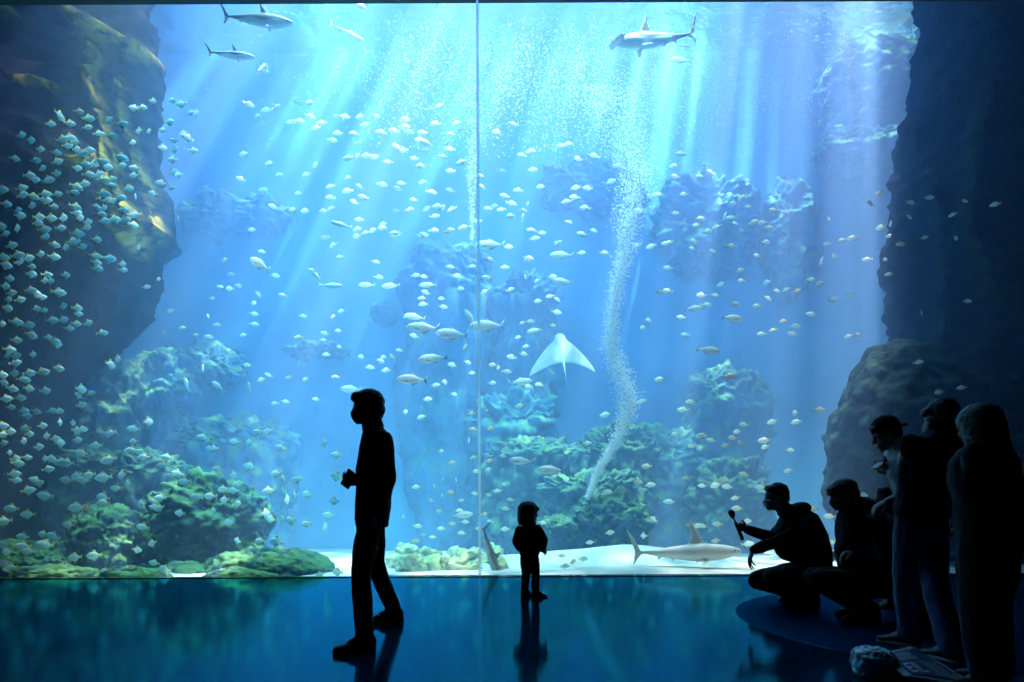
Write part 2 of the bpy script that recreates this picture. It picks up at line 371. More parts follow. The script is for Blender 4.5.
# ---- two visitors squatting at the right
def squatting_filmer():
    d = 6.2; fw = V3(-.99, -.12, 0).normalized(); lf = Z3.cross(fw)
    q = lambda px, py, dd=0: P(px, py, d+dd)
    ax = [q(813, 573), q(813, 557), q(809, 540), q(802, 524), q(795, 515), q(786, 511)]
    def rg(p, p2, hw, hd):
        t = (p2-p).normalized(); b = lf.cross(t).normalized(); return (p, lf*hw, b*hd)
    T = [rg(ax[0], ax[1], .185, .145), rg(ax[1], ax[2], .190, .165), rg(ax[2], ax[3], .190, .165), rg(ax[3], ax[4], .200, .145), rg(ax[4], ax[5], .150, .105), rg(ax[5], ax[5]+(ax[5]-ax[4]), .075, .07)]
    shl = q(799, 524) + lf*.19; shr = q(797, 523) - lf*.19
    wl = q(753, 550, -.17); el = bend_joint(shl, wl, .29, .25, -Z3+lf*.3)
    wr = q(746.5, 529.5, .14); er = q(773, 538, .10)
    arms = [(shl, el, wl, V3(-.35, -.05, -.9), V3(1, 0, -.3), (.30, .35, .4, .5), -1),
            (shr, er, wr, V3(-.72, -.05, .30), lf*.75+V3(-.2, 0, -.1), (1.05, 1.1, 1.1, 1.1), 1)]
    hl = q(812, 573) + lf*.10; hr = q(812, 573) - lf*.10
    al = ground(797, 600); ar = ground(801, 596); al.z = .10; ar.z = .10
    al = Vector((q(806, 590).x, d, .095)) + lf*.10; ar = Vector((q(809, 590).x, d, .095)) - lf*.11
    kl = bend_joint(hl, al, .45, .43, fw*1.0+Z3*.35+lf*.1); kr = bend_joint(hr, ar, .45, .43, fw*1.0+Z3*.35-lf*.1)
    legs = [(hl, kl, al, V3(-1, -.15, 0)), (hr, kr, ar, V3(-1, .1, 0))]
    b = person('person in black hooded jacket and pale blue mask squatting with a raised camera stick', q(776.5, 497.5), V3(-.98, -.16, -.02), 1.06, T, arms, legs, 'short', top=m_blackcloth, bottom=m_greytrousers, mask=m_bluemask, top_name='hooded_jacket',
               hood=[(q(801, 508), (.085, .115, .055)), (q(795, 512), (.08, .12, .06)), (q(793, 545), (.17, .19, .16)), (q(790, 530), (.13, .19, .12))], collar=True, leg_w=1.32, arm_w=1.08, foot_z=.007)
    # camera stick
    p0 = wr + V3(-.045, -.02, -.085); p1 = P(731.5, 513, p0.y)
    c = thing('camera_stick', 'short black camera stick with a small camera head raised by the squatting filmer', 'camera', p0)
    n = (p1-p0); L_ = n.length; n.normalize()
    bm = bmesh.new(); add_limb(bm, [(n*0, .016), (n*L_*.60, .017)]); link('grip', bm, m_device, c)
    bm = bmesh.new(); add_limb(bm, [(n*L_*.58, .009), (n*L_*.80, .008)]); link('arm', bm, m_device, c)
    bm = bmesh.new(); B = basis(*frame(n)); add_ball(bm, n*L_*.97, (.040, .028, .030), B); add_ball(bm, n*L_*.86, (.018, .022, .022), B); cam_ = link('camera_head', bm, m_device, c)
    bm = bmesh.new(); add_ball(bm, n*L_*.98 + V3(-.022, 0, .012), .012); link('lens', bm, m_eye, cam_)
    return b
squatting_filmer()
def squatting_neighbour():
    d = 5.45; fw = V3(-.95, .25, 0).normalized(); lf = Z3.cross(fw)
    q = lambda px, py, dd=0: P(px, py, d+dd)
    ax = [q(874, 588), q(871, 566), q(868, 546), q(866, 526), q(861, 512), q(852, 506)]
    def rg(p, p2, hw, hd):
        t = (p2-p).normalized(); b = lf.cross(t).normalized(); return (p, lf*hw, b*hd)
    T = [rg(ax[0], ax[1], .20, .20), rg(ax[1], ax[2], .21, .245), rg(ax[2], ax[3], .215, .25), rg(ax[3], ax[4], .22, .215), rg(ax[4], ax[5], .155, .11), rg(ax[5], ax[5]+(ax[5]-ax[4]), .075, .07)]
    shl = q(868, 522) + lf*.20; shr = q(866, 522) - lf*.20
    wl = q(852, 549) + lf*.10; el = bend_joint(shl, wl, .29, .25, -Z3+lf*.2)
    wr = q(851, 548) - lf*.12; er = bend_joint(shr, wr, .29, .25, -Z3-lf*.2)
    arms = [(shl, el, wl, V3(-.9, .2, -.3), V3(0, 0, -1), (.5, .55, .6, .6), 1), (shr, er, wr, V3(-.9, .2, -.3), V3(0, 0, -1), (.5, .55, .6, .6), -1)]
    hl = q(877, 583) + lf*.10; hr = q(877, 583) - lf*.10
    al = Vector((q(866, 606).x, d-.02, .10)) + lf*.10; ar = Vector((q(868, 600).x, d+.02, .10)) - lf*.10
    kl = bend_joint(hl, al, .45, .43, fw*1.0+Z3*.35); kr = bend_joint(hr, ar, .45, .43, fw*1.0+Z3*.45)
    legs = [(hl, kl, al, V3(-1, .1, 0)), (hr, kr, ar, V3(-1, .3, 0))]
    return person('person with a thick fringe in a dark hooded top squatting behind the filmer', q(843.5, 495.5), V3(-.96, .10, -.22), .99, T, arms, legs, 'fringe', top=m_blackcloth, bottom=m_darktrousers, mask=m_blackmask, top_name='hooded_top',
                  hood=[(q(862, 504), (.10, .12, .06)), (q(868, 508), (.09, .13, .06)), (q(848, 530), (.08, .17, .16)), (q(846, 520), (.06, .12, .10))], leg_w=1.32, arm_w=1.1, foot_z=.007)
squatting_neighbour()
# ---- the group standing at the right
def standing(label, px_head, py_head, d, fw, height, hs, sway, hands, **kw):
    """upright figure whose head is seen at (px_head, py_head)"""
    fw = fw.normalized(); lf = Z3.cross(fw); k = height/1.72
    hd = P(px_head, py_head, d); x, y = hd.x + sway.x, hd.y + sway.y
    wd = kw.pop('wide', 1.0)
    def rg(fz, off, hw, hdp):
        q_ = wd if fz < .82 else 1.0
        return (Vector((x, y, fz*height)) + fw*off*k - sway*max(0, (fz-.55))/.40, lf*hw*k*q_, fw*hdp*k*q_)
    T = [rg(.500, 0, .165, .125), rg(.545, 0, .170, .125), rg(.620, .005, .155, .115), rg(.700, .01, .178, .125), rg(.770, .005, .195, .115), rg(.805, -.005, .180, .090), rg(.828, -.012, .110, .075), rg(.845, -.012, .066, .062)]
    top = T[4][0]
    sh = [top + lf*sd*.185*k*wd + Z3*.02 for sd in (1, -1)]
    arms = []
    for i, sd in enumerate((1, -1)):
        w, hdir, pdir, cu, side, hint = hands[i]
        el = bend_joint(sh[i], w, .29*k, .26*k, hint)
        arms.append((sh[i], el, w, hdir, pdir, cu, side))
    legs = []
    for sd in (1, -1):
        hp = T[0][0] + lf*sd*.09*k + Z3*.02; fo = kw.get('feet', {}).get(sd)
        an = fo if fo is not None else Vector((x, y, .095*k)) + lf*sd*.11*k
        legs.append((hp, bend_joint(hp, an, .435*k, .42*k, fw, 1.004), an, fw + lf*sd*.18))
    kw.pop('feet', None)
    return person(label, hd, kw.pop('look', fw), hs, T, arms, legs, scale=k, **kw), fw, lf, T
def cap_visitor():
    d = 4.95; fw = V3(-.96, .28, 0).normalized(); lf = Z3.cross(fw)
    wl = P(890, 471, d) + lf*.03; wr = P(893, 474, d) - lf*.10
    look = V3(-.93, .12, -.36)
    hd = (886.5, 434.5)
    b, f_, l_, T = standing('person in a dark backward cap and white top looking down at a phone', hd[0], hd[1], d, fw, 1.62, .98, V3(.22, -.04, 0),
        [(wl, V3(-.75, .1, .5), V3(0, .3, 1), (.8, .85, .9, .95), 1, -Z3), (wr, V3(-.8, .3, .3), V3(0, 0, 1), (.6, .6, .7, .7), -1, -Z3)], hair='short', top=m_whitecloth, bottom=m_darktrousers, look=look, top_name='white_top', mask=None, wide=1.05, leg_w=1.1, foot_z=.007)
    c = P(hd[0], hd[1], d); f, l, u = frame(look)
    s = .98; W = lambda x, y, z: c + (f*x + l*y + u*z)*s
    bm = bmesh.new(); B = basis(f, l, u)
    add_ball(bm, W(-.012, 0, .058), (.106*s, .091*s, .086*s), B, 20)
    add_ring_loft(bm, [(W(-.012, 0, .028), f*.104*s, l*.090*s), (W(-.012, 0, .058), f*.106*s, l*.091*s)], 20)
    cp = fuse('cap', bm, .007, m_blackcloth, b, 2); 
    bm = bmesh.new(); n = 12
    a = [W(-.085-.075*math.sin(PI*i/n), .072*math.cos(PI*i/n), .030-.012*math.sin(PI*i/n)) for i in range(n+1)]
    t = [bm.verts.new(p+u*.010) for p in a]; o_ = [bm.verts.new(p-u*.010) for p in a]
    bm.faces.new(t); bm.faces.new(list(reversed(o_)))
    for i in range(n+1):
        k = (i+1) % (n+1); bm.faces.new((t[i], o_[i], o_[k], t[k]))
    bmesh.ops.recalc_face_normals(bm, faces=bm.faces); link('cap_peak', bm, m_blackcloth, cp)
    ph = thing('phone', 'phone held up in the hand of the visitor in the backward cap', 'phone', wl + V3(-.075, .0, .055))
    ph.rotation_euler = Euler((0, math.radians(-35), .2))
    bm = bmesh.new(); box(bm, -.072, .072, -.036, .036, -.004, .004); bmesh.ops.bevel(bm, geom=bm.edges[:], offset=.003, segments=2, affect='EDGES'); link('case', bm, principled('tan_phone_case', (.30, .20, .10), .5), ph)
    bm = bmesh.new(); box(bm, -.066, .066, -.032, .032, .0041, .0048); link('screen', bm, m_device, ph, smooth=False)
    return b
cap_visitor()
def tee_visitor():
    d = 4.42; fw = V3(-.42, .90, 0).normalized(); lf = Z3.cross(fw)
    wl = P(888, 501, d+.10); wr = P(955, 512, d-.12)
    feet = {1: Vector((ground(909, 648).x, ground(909, 648).y, .10)), -1: Vector((ground(951, 664).x, ground(951, 664).y, .10))}
    b, f_, l_, T = standing('person in a black T-shirt and faded jeans bending forward beside the cap wearer', 943, 419, d, fw, 1.70, 1.05, V3(-.125, .03, 0),
        [(wl, V3(-.85, .25, -.5), V3(.2, .2, -1), (.5, .55, .6, .6), 1, -Z3*.5+V3(.8, -.3, 0)), (wr, V3(.1, .1, -1), V3(-.8, .4, 0), (.3, .35, .4, .45), -1, V3(.5, -.8, 0))],
        hair='short', top=m_blackcloth, bottom=m_denim, look=V3(-.72, .55, -.42), wide=1.20, leg_w=1.20, foot_z=.007, sleeve='short', top_name='t_shirt', bottom_name='jeans', feet=feet, sole=m_palesole, collar=False)
    return b
tee_visitor()
def edge_visitor():
    d = 3.62; fw = V3(-.75, .66, 0).normalized(); lf = Z3.cross(fw)
    wl = P(975, 520, d+.2); wr = P(1012, 545, d-.15)
    b, f_, l_, T = standing('person with long dark hair and dark clothes, a black silhouette at the right edge', 979, 428, d, fw, 1.55, .98, V3(.05, -.02, 0),
        [(wl, V3(-.7, .5, -.2), V3(0, 0, -1), (.5, .5, .6, .6), 1, -Z3), (wr, V3(.0, .1, -1), V3(-.8, .4, 0), (.3, .35, .4, .45), -1, V3(.5, -.8, 0))],
        hair='long', top=m_blackcloth, bottom=m_darktrousers, look=V3(-.25, .96, -.15), top_name='coat', vox=.009, wide=1.50, leg_w=1.8, arm_w=1.2)
    return b
edge_visitor()
def hidden_child():
    d = 5.95; fw = V3(-.85, .5, 0).normalized(); lf = Z3.cross(fw)
    wl = P(893, 530, d) + lf*.12; wr = P(893, 530, d) - lf*.12
    b, f_, l_, T = standing('person, a child whose dark-haired head just shows behind the squatter with the fringe', 886, 499.0, d, fw, 1.08, .90, V3(.05, 0, 0),
        [(wl, V3(-.3, .1, -1), -lf, (.3, .35, .4, .45), -1, V3(.8, -.3, 0)), (wr, V3(-.3, .1, -1), lf, (.3, .35, .4, .45), 1, V3(.8, -.3, 0))],
        hair='short', top=m_greytrousers, bottom=m_darktrousers, look=V3(-.8, .5, .1), top_name='child_top', vox=.007)
    return b
hidden_child()
# ------------------------------------------------------------------ on the floor
bm = bmesh.new()
cm = ground(900, 600); n = 72; A = []; Bv = []
cx, cy = 3.35, 5.35; rx, ry = 1.50, 1.62
for i in range(n):
    a = 2*PI*i/n
    A.append(bm.verts.new((cx+rx*math.cos(a), cy+ry*math.sin(a), .006))); Bv.append(bm.verts.new((cx+(rx+.012)*math.cos(a), cy+(ry+.012)*math.sin(a), .0005)))
bm.faces.new(A); bm.faces.new(list(reversed(Bv)))
for i in range(n):
    k = (i+1) % n; bm.faces.new((Bv[i], Bv[k], A[k], A[i]))
bmesh.ops.recalc_face_normals(bm, faces=bm.faces)
m = bpy.data.materials.new('dull_blue_mat'); nt, N, L = nodes_of(m)
o = N.new('ShaderNodeOutputMaterial'); df = N.new('ShaderNodeBsdfDiffuse'); df.inputs[0].default_value = (.002, .018, .045, 1)
gl = N.new('ShaderNodeBsdfGlossy'); gl.inputs[0].default_value = (.008, .14, .30, 1); gl.inputs['Roughness'].default_value = .38
fr = N.new('ShaderNodeFresnel'); fr.inputs['IOR'].default_value = 1.4
mx = N.new('ShaderNodeMixShader'); L.new(fr.outputs[0], mx.inputs[0]); L.new(df.outputs[0], mx.inputs[1]); L.new(gl.outputs[0], mx.inputs[2]); L.new(mx.outputs[0], o.inputs[0])
tag(link('round_mat', bm, m, smooth=False), 'large round dark blue floor mat under the visitors at the right', 'mat')
# bag and newspaper by the bottom edge
g0 = ground(884, 684)
bag = thing('plastic_bag', 'crumpled pale blue plastic bag on the floor at the bottom right', 'bag', (0, 0, 0))
bm = bmesh.new(); c = Vector((g0.x, g0.y+.10, .085))
bmesh.ops.create_icosphere(bm, subdivisions=5, radius=1)
for v in bm.verts:
    p = v.co.copy(); q = Vector((math.copysign(abs(p.x)**.7, p.x)*.105, math.copysign(abs(p.y)**.7, p.y)*.11, math.copysign(abs(p.z)**.8, p.z)*.085))
    q += p*(.018*noise.ridged_multi_fractal(p*2.2, .9, 2.1, 4, 1, 2)-.02); q.z = max(q.z, -.084)
    v.co = q + c
link('bag_body', bm, principled('pale_blue_plastic', (.62, .86, .92), .35), bag)
bm = bmesh.new(); box(bm, -.05, .05, -.004, .004, -.012, .012); M = Matrix.Translation(c + V3(.045, -.095, .045)) @ Euler((-.5, .65, .1)).to_matrix().to_4x4(); bmesh.ops.transform(bm, matrix=M, verts=bm.verts)
link('handle', bm, m_device, bag, smooth=False)
news = thing('newspaper', 'folded printed newspaper lying on the floor between the pale bag and the jeans wearer', 'newspaper', (0, 0, 0))
def onz(px, py, z):
    d = F*(CAMZ-z)/(py-HY); return P(px, py, d)
NC_ = [onz(880, 653.5, .10), onz(908, 676, .12), onz(985, 690, .03), onz(914, 645.5, .03)]
def sheet(u, v, h=0.0):
    p = NC_[0]*(1-u)*(1-v) + NC_[1]*(1-u)*v + NC_[2]*u*v + NC_[3]*u*(1-v)
    return p + Z3*(h + .022*math.sin(PI*min(1, u*1.3))*math.sin(PI*v) - .012*v*(1-v)*4*(1-u))
def patch(u0, u1, v0, v1, h0, h1, bm, nu=10, nv=10):
    g1 = [[bm.verts.new(sheet(u0+(u1-u0)*i/nu, v0+(v1-v0)*j/nv, h1)) for i in range(nu+1)] for j in range(nv+1)]
    g0_ = [[bm.verts.new(sheet(u0+(u1-u0)*i/nu, v0+(v1-v0)*j/nv, h0)) for i in range(nu+1)] for j in range(nv+1)]
    for j in range(nv):
        for i in range(nu):
            bm.faces.new((g1[j][i], g1[j][i+1], g1[j+1][i+1], g1[j+1][i])); bm.faces.new((g0_[j][i], g0_[j+1][i], g0_[j+1][i+1], g0_[j][i+1]))
    for i in range(nu):
        bm.faces.new((g1[0][i+1], g1[0][i], g0_[0][i], g0_[0][i+1])); bm.faces.new((g1[nv][i], g1[nv][i+1], g0_[nv][i+1], g0_[nv][i]))
    for j in range(nv):
        bm.faces.new((g1[j][0], g1[j+1][0], g0_[j+1][0], g0_[j][0])); bm.faces.new((g1[j+1][nu], g1[j][nu], g0_[j][nu], g0_[j+1][nu]))
bm = bmesh.new(); patch(0, 1, 0, 1, -.014, 0, bm, 24, 16); bmesh.ops.recalc_face_normals(bm, faces=bm.faces)
link('folded_sheets', bm, principled('newsprint', (.30, .36, .38), .8), news)
m_ink = principled('dark_ink', (.03, .06, .10), .7); m_pale = principled('pale_print', (.55, .62, .66), .7)
bm = bmesh.new(); patch(.10, .92, .08, .92, .0006, .0016, bm, 20, 12); bmesh.ops.recalc_face_normals(bm, faces=bm.faces)
front = link('front_page', bm, m_ink, news)
bm = bmesh.new()
def stroke(a, b, c, d): patch(a, b, c, d, .0018, .0030, bm, 2, 2)
# masthead capitals E I L, read from the paper's left edge
for (a, b, c, d) in ((.16,.18,.52,.80), (.16,.25,.52,.56), (.16,.24,.64,.68), (.16,.25,.76,.80), (.28,.30,.52,.80), (.33,.35,.52,.80), (.33,.42,.76,.80)): stroke(a, b, c, d)
for k in range(6): stroke(.20, .62-.03*(k % 3), .16+.045*k, .175+.045*k)
for k in range(9): stroke(.50, .86-.02*(k % 2), .46+.045*k, .472+.045*k)
bmesh.ops.recalc_face_normals(bm, faces=bm.faces); link('printing', bm, m_pale, front, smooth=False)
# ------------------------------------------------------------------ the hall and the tank
YG = 8.25            # inner face of the viewing window
YW = 8.35            # water starts here
YB = 16.2            # back of the tank
ZS = 11.4             # water surface
XL, XR = -12.0, 12.0
m_hall = principled('hall_paint', (.012, .016, .02), .7)
m_lintel = principled('lintel_paint', (.02, .05, .06), .6)
def hall_box(name, *a, mat=m_hall):
    bm = bmesh.new(); box(bm, *a)
    return structure(link(name, bm, mat, smooth=False))
# floor: polished dark-blue vinyl
m = bpy.data.materials.new('polished_floor'); nt, N, L = nodes_of(m)
o = N.new('ShaderNodeOutputMaterial')
tc = N.new('ShaderNodeTexCoord'); mp = N.new('ShaderNodeMapping'); mp.inputs['Scale'].default_value = (.35, 6, 1)
L.new(tc.outputs['Object'], mp.inputs['Vector'])
n1 = N.new('ShaderNodeTexNoise'); n1.inputs['Scale'].default_value = 3.0; n1.inputs['Detail'].default_value = 6
L.new(mp.outputs[0], n1.inputs['Vector'])
bp = N.new('ShaderNodeBump'); bp.inputs['Strength'].default_value = .06; bp.inputs['Distance'].default_value = .01
L.new(n1.outputs[0], bp.inputs['Height'])
n2 = N.new('ShaderNodeTexNoise'); n2.inputs['Scale'].default_value = 1.2; n2.inputs['Detail'].default_value = 4
L.new(tc.outputs['Object'], n2.inputs['Vector'])
mr = N.new('ShaderNodeMapRange'); mr.inputs['From Min'].default_value = .3; mr.inputs['From Max'].default_value = .7
mr.inputs['To Min'].default_value = .07; mr.inputs['To Max'].default_value = .13
L.new(n2.outputs[0], mr.inputs['Value'])
df = N.new('ShaderNodeBsdfDiffuse'); df.inputs['Color'].default_value = (.004, .03, .06, 1)
gl = N.new('ShaderNodeBsdfGlossy'); gl.inputs['Color'].default_value = (.08, .72, 1.0, 1)
L.new(mr.outputs[0], gl.inputs['Roughness']); L.new(bp.outputs[0], gl.inputs['Normal'])
fr = N.new('ShaderNodeFresnel'); fr.inputs['IOR'].default_value = 1.45
mx = N.new('ShaderNodeMixShader'); L.new(fr.outputs[0], mx.inputs[0]); L.new(df.outputs[0], mx.inputs[1]); L.new(gl.outputs[0], mx.inputs[2])
L.new(mx.outputs[0], o.inputs[0])
m_floor = m
hall_box('floor', XL, XR, -4, YG, -.2, 0, mat=m_floor)
hall_box('wall_back', XL, XR, -4.2, -4, -.2, 11.9)
hall_box('wall_left', XL-.2, XL, -4.2, YG, -.2, 11.9)
hall_box('wall_right', XR, XR+.2, -4.2, YG, -.2, 11.9)
hall_box('ceiling', XL-.2, XR+.2, -4.2, 9.9, 11.8, 12.1)  # overhang past the glass added to keep sunlight out of the hall
zl = P(512, 3.0, YG+.3).z
bm = bmesh.new(); box(bm, XL, XR, YG, YG+.3, zl, 11.8); structure(link('wall_front', bm, m_lintel, smooth=False))
# sill seal under the panes
bm = bmesh.new(); box(bm, XL, XR, YG, YG+.1, -.2, .008)
structure(link('trim_1', bm, principled('black_seal', (.004, .006, .008), .5), smooth=False))
# ---- panes of the viewing window and the pale joint between them
m = bpy.data.materials.new('acrylic'); nt, N, L = nodes_of(m)
o = N.new('ShaderNodeOutputMaterial'); t = N.new('ShaderNodeBsdfTransparent'); t.inputs[0].default_value = (.985, .995, 1, 1)
g = N.new('ShaderNodeBsdfGlossy'); g.inputs['Roughness'].default_value = .02
fr = N.new('ShaderNodeFresnel'); fr.inputs['IOR'].default_value = 1.15
mx = N.new('ShaderNodeMixShader'); L.new(fr.outputs[0], mx.inputs[0]); L.new(t.outputs[0], mx.inputs[1]); L.new(g.outputs[0], mx.inputs[2]); L.new(mx.outputs[0], o.inputs[0])
m_acrylic = m
xj = P(479, 400, YG).x
def pane(name, x0, x1):
    bm = bmesh.new(); box(bm, x0, x1, YG+.02, YG+.09, .0085, zl)
    return structure(link(name, bm, m_acrylic, smooth=False))
pane('window_1', XL, xj-.016); pane('window_2', xj+.016, XR)
m = bpy.data.materials.new('pale_sealant'); nt, N, L = nodes_of(m)
o = N.new('ShaderNodeOutputMaterial'); t = N.new('ShaderNodeBsdfTransparent')
g = N.new('ShaderNodeBsdfTranslucent'); g.inputs[0].default_value = (.95, .97, 1, 1)
mx = N.new('ShaderNodeMixShader'); mx.inputs[0].default_value = .65; L.new(t.outputs[0], mx.inputs[1]); L.new(g.outputs[0], mx.inputs[2]); L.new(mx.outputs[0], o.inputs[0])
bm = bmesh.new(); box(bm, xj-.0155, xj+.0155, YG+.03, YG+.08, .0085, zl)
structure(link('trim_2', bm, m, smooth=False))
# ---- tank shell
def wallmat(name, col, sc=.6):
    return principled(name, col, .85, spec=.1, bump=.5, bscale=4, vary=.25, vscale=sc)
m_back = wallmat('blue_tank_wall', (.09, .42, .88))
m_side = wallmat('dark_tank_wall', (.010, .02, .03))
hall_box('wall_tank_back', XL, XR, YB, YB+.3, -.6, 11.9, mat=m_back)
hall_box('wall_tank_left', XL-.2, XL, YG, YB+.3, -.6, 11.9, mat=m_side)
hall_box('wall_tank_right', XR, XR+.2, YG, YB+.3, -.6, 11.9, mat=m_side)
# ---- the water body
m = bpy.data.materials.new('clear_blue_water'); nt, N, L = nodes_of(m)
o = N.new('ShaderNodeOutputMaterial')
SC = (.028, .050, .092); AB = (.055, .011, .001)
d = max(SC); sc = N.new('ShaderNodeVolumeScatter'); sc.inputs['Color'].default_value = rgb([x/d for x in SC]); sc.inputs['Density'].default_value = d
sc.inputs['Anisotropy'].default_value = .25
# VolumeScatter extinguishes only what it scatters; absorption is added on its own
a = max(AB)*1.0001; ab = N.new('ShaderNodeVolumeAbsorption'); ab.inputs['Color'].default_value = rgb([1-x/a for x in AB]); ab.inputs['Density'].default_value = a
ad = N.new('ShaderNodeAddShader'); L.new(sc.outputs[0], ad.inputs[0]); L.new(ab.outputs[0], ad.inputs[1]); L.new(ad.outputs[0], o.inputs['Volume'])
m_water = m
bm = bmesh.new(); box(bm, XL+.02, XR-.02, YW, YB-.02, -.55, ZS+.02)
structure(link('tank_water', bm, m_water, smooth=False))
# ---- rippled surface seen from below (reflects at shallow angles, lets steep light in)
m = bpy.data.materials.new('water_surface'); nt, N, L = nodes_of(m)
o = N.new('ShaderNodeOutputMaterial'); t = N.new('ShaderNodeBsdfTransparent')
g = N.new('ShaderNodeBsdfGlossy'); g.inputs['Roughness'].default_value = .05
tc = N.new('ShaderNodeTexCoord'); n = N.new('ShaderNodeTexNoise'); n.inputs['Scale'].default_value = 2.2; n.inputs['Detail'].default_value = 4
L.new(tc.outputs['Object'], n.inputs['Vector'])
bp = N.new('ShaderNodeBump'); bp.inputs['Strength'].default_value = .8; bp.inputs['Distance'].default_value = .3
L.new(n.outputs[0], bp.inputs['Height']); L.new(bp.outputs[0], g.inputs['Normal'])
fr = N.new('ShaderNodeFresnel'); fr.inputs['IOR'].default_value = 1.33
mx = N.new('ShaderNodeMixShader'); L.new(fr.outputs[0], mx.inputs[0]); L.new(t.outputs[0], mx.inputs[1]); L.new(g.outputs[0], mx.inputs[2]); L.new(mx.outputs[0], o.inputs[0])
bm = bmesh.new()
vs = [bm.verts.new((x, y, ZS)) for x, y in ((XL+.03, YG+.32), (XR-.03, YG+.32), (XR-.03, YB-.03), (XL+.03, YB-.03))]
bm.faces.new(vs)
structure(link('water_surface', bm, m, smooth=False))
# ---- sand bed
def sand_z(x, y):
    v = Vector((x, y, 0))
    z = -.05*(y-9.0) + .10*noise.noise(v*.35+Vector((3.1, 7.7, 0))) + .05*noise.noise(v*1.1) + .012*noise.noise(v*6)
    z +=   .26*math.exp(-((x-2.0)/1.0)**2-((y-10.3)/.6)**2) + .10*math.exp(-((x-.2)/1.4)**2-((y-10.2)/.7)**2)
    k = min(1, max(0, (y-8.4)/.8)); k = k*k*(3-2*k)
    e = .012 if -2.1 < x < 3.6 else -.09      # the bed only comes up to the panes in the middle
    return max(-.45, z*k + e*(1-k))
bm = bmesh.new(); NX, NY = 170, 90; g = []
for j in range(NY+1):
    y = YW+.01 + (YB-.05-YW)*(j/NY)**1.6
    g.append([bm.verts.new((XL+.05+(XR-XL-.1)*i/NX, y, sand_z(XL+.05+(XR-XL-.1)*i/NX, y))) for i in range(NX+1)])
for j in range(NY):
    for i in range(NX): bm.faces.new((g[j][i], g[j][i+1], g[j+1][i+1], g[j+1][i]))
m_sand = principled('white_sand', (.78, .82, .76), .9, spec=.1, bump=.4, bscale=25, vary=.10, vscale=3)
structure(link('ground_sand', bm, m_sand))
# ------------------------------------------------------------------ light
def light_nodes(l):
    l.use_nodes = True; nt = l.node_tree; nt.nodes.clear()
    o = nt.nodes.new('ShaderNodeOutputLight'); e = nt.nodes.new('ShaderNodeEmission'); nt.links.new(e.outputs[0], o.inputs[0])
    return nt, nt.nodes, nt.links, e
SUN = Vector((7.0, 13.0, 30.7))
l = bpy.data.lights.new('roof_sunlight', 'SPOT'); l.energy = SUN_W; l.color = (1.0, .80, 1.0); l.spot_size = math.radians(84); l.spot_blend = .1; l.shadow_soft_size = .05
lo = bpy.data.objects.new('roof_sunlight', l); COL.objects.link(lo); lo.location = SUN
nt, N, L, e = light_nodes(l)
tc = N.new('ShaderNodeTexCoord'); sp = N.new('ShaderNodeSeparateXYZ'); L.new(tc.outputs['Normal'], sp.inputs[0])
def mth(op, a, b=None, c=None):
    n = N.new('ShaderNodeMath'); n.operation = op
    for i, x in enumerate((a, b, c)):
        if x is None: continue
        if isinstance(x, (int, float)): n.inputs[i].default_value = x
        else: L.new(x, n.inputs[i])
    return n.outputs[0]
az = mth('ABSOLUTE', sp.outputs['Z'])
X9 = mth('MULTIPLY_ADD', mth('DIVIDE', sp.outputs['X'], az), SUN.z-ZS, SUN.x)     # where this ray meets the water surface
Y9 = mth('MULTIPLY_ADD', mth('DIVIDE', sp.outputs['Y'], az), SUN.z-ZS, SUN.y)
cb = N.new('ShaderNodeCombineXYZ'); L.new(X9, cb.inputs[0]); L.new(mth('MULTIPLY', Y9, .45), cb.inputs[1])
n1 = N.new('ShaderNodeTexNoise'); n1.inputs["Scale"].default_value = 1.7; n1.inputs["Detail"].default_value = 4; n1.inputs['Roughness'].default_value = .6
L.new(cb.outputs[0], n1.inputs['Vector'])
r1 = N.new('ShaderNodeMapRange'); r1.inputs['From Min'].default_value = .42; r1.inputs['From Max'].default_value = .68
L.new(n1.outputs[0], r1.inputs['Value'])
n2 = N.new('ShaderNodeTexNoise'); n2.inputs['Scale'].default_value = .32; n2.inputs['Detail'].default_value = 2
L.new(cb.outputs[0], n2.inputs['Vector'])
r2 = N.new('ShaderNodeMapRange'); r2.inputs['From Min'].default_value = .35; r2.inputs['From Max'].default_value = .65; r2.inputs['To Min'].default_value = .25
L.new(n2.outputs[0], r2.inputs['Value'])
pat = mth('MULTIPLY_ADD', mth('MULTIPLY', mth('POWER', r1.outputs[0], 1.6), r2.outputs[0]), 5.2, .06)
def ramp(val, a, b):
    r = N.new('ShaderNodeMapRange'); r.interpolation_type = 'SMOOTHSTEP'
    r.inputs['From Min'].default_value = a; r.inputs['From Max'].default_value = b
    L.new(val, r.inputs['Value']); return r.outputs[0]
Yb = mth('SUBTRACT', Y9, 9.9)              # lamp mask added to keep the cliffs dark; widens towards the back
env = mth('MULTIPLY', ramp(mth('MULTIPLY_ADD', Yb, .55, X9), -4.9, -3.9), ramp(mth('MULTIPLY_ADD', Yb, -.75, X9), 5.6, 4.6))
L.new(mth('MULTIPLY', pat, env), e.inputs['Strength'])
def area(name, loc, rot, sx, sy, power, color, spread=180):
    l = bpy.data.lights.new(name, 'AREA'); l.shape = 'RECTANGLE'; l.size = sx; l.size_y = sy; l.energy = power; l.color = color
    l.spread = math.radians(spread)
    o = bpy.data.objects.new(name, l); COL.objects.link(o); o.location = loc; o.rotation_euler = rot
    return o
area('sky_fill', (.3, 13.2, 12.4), (0, 0, 0), 9.0, 6.0, SKY_W, (.26, .56, 1.0))  # fill light added over the tank, standing for daylight from above
area('front_fill', (-.1, 8.75, 10.6), (math.radians(20), 0, 0), 5.6, .3, FRONT_W, (.42, .78, 1.0), 48)  # unseen fill added near the glass to brighten the fish
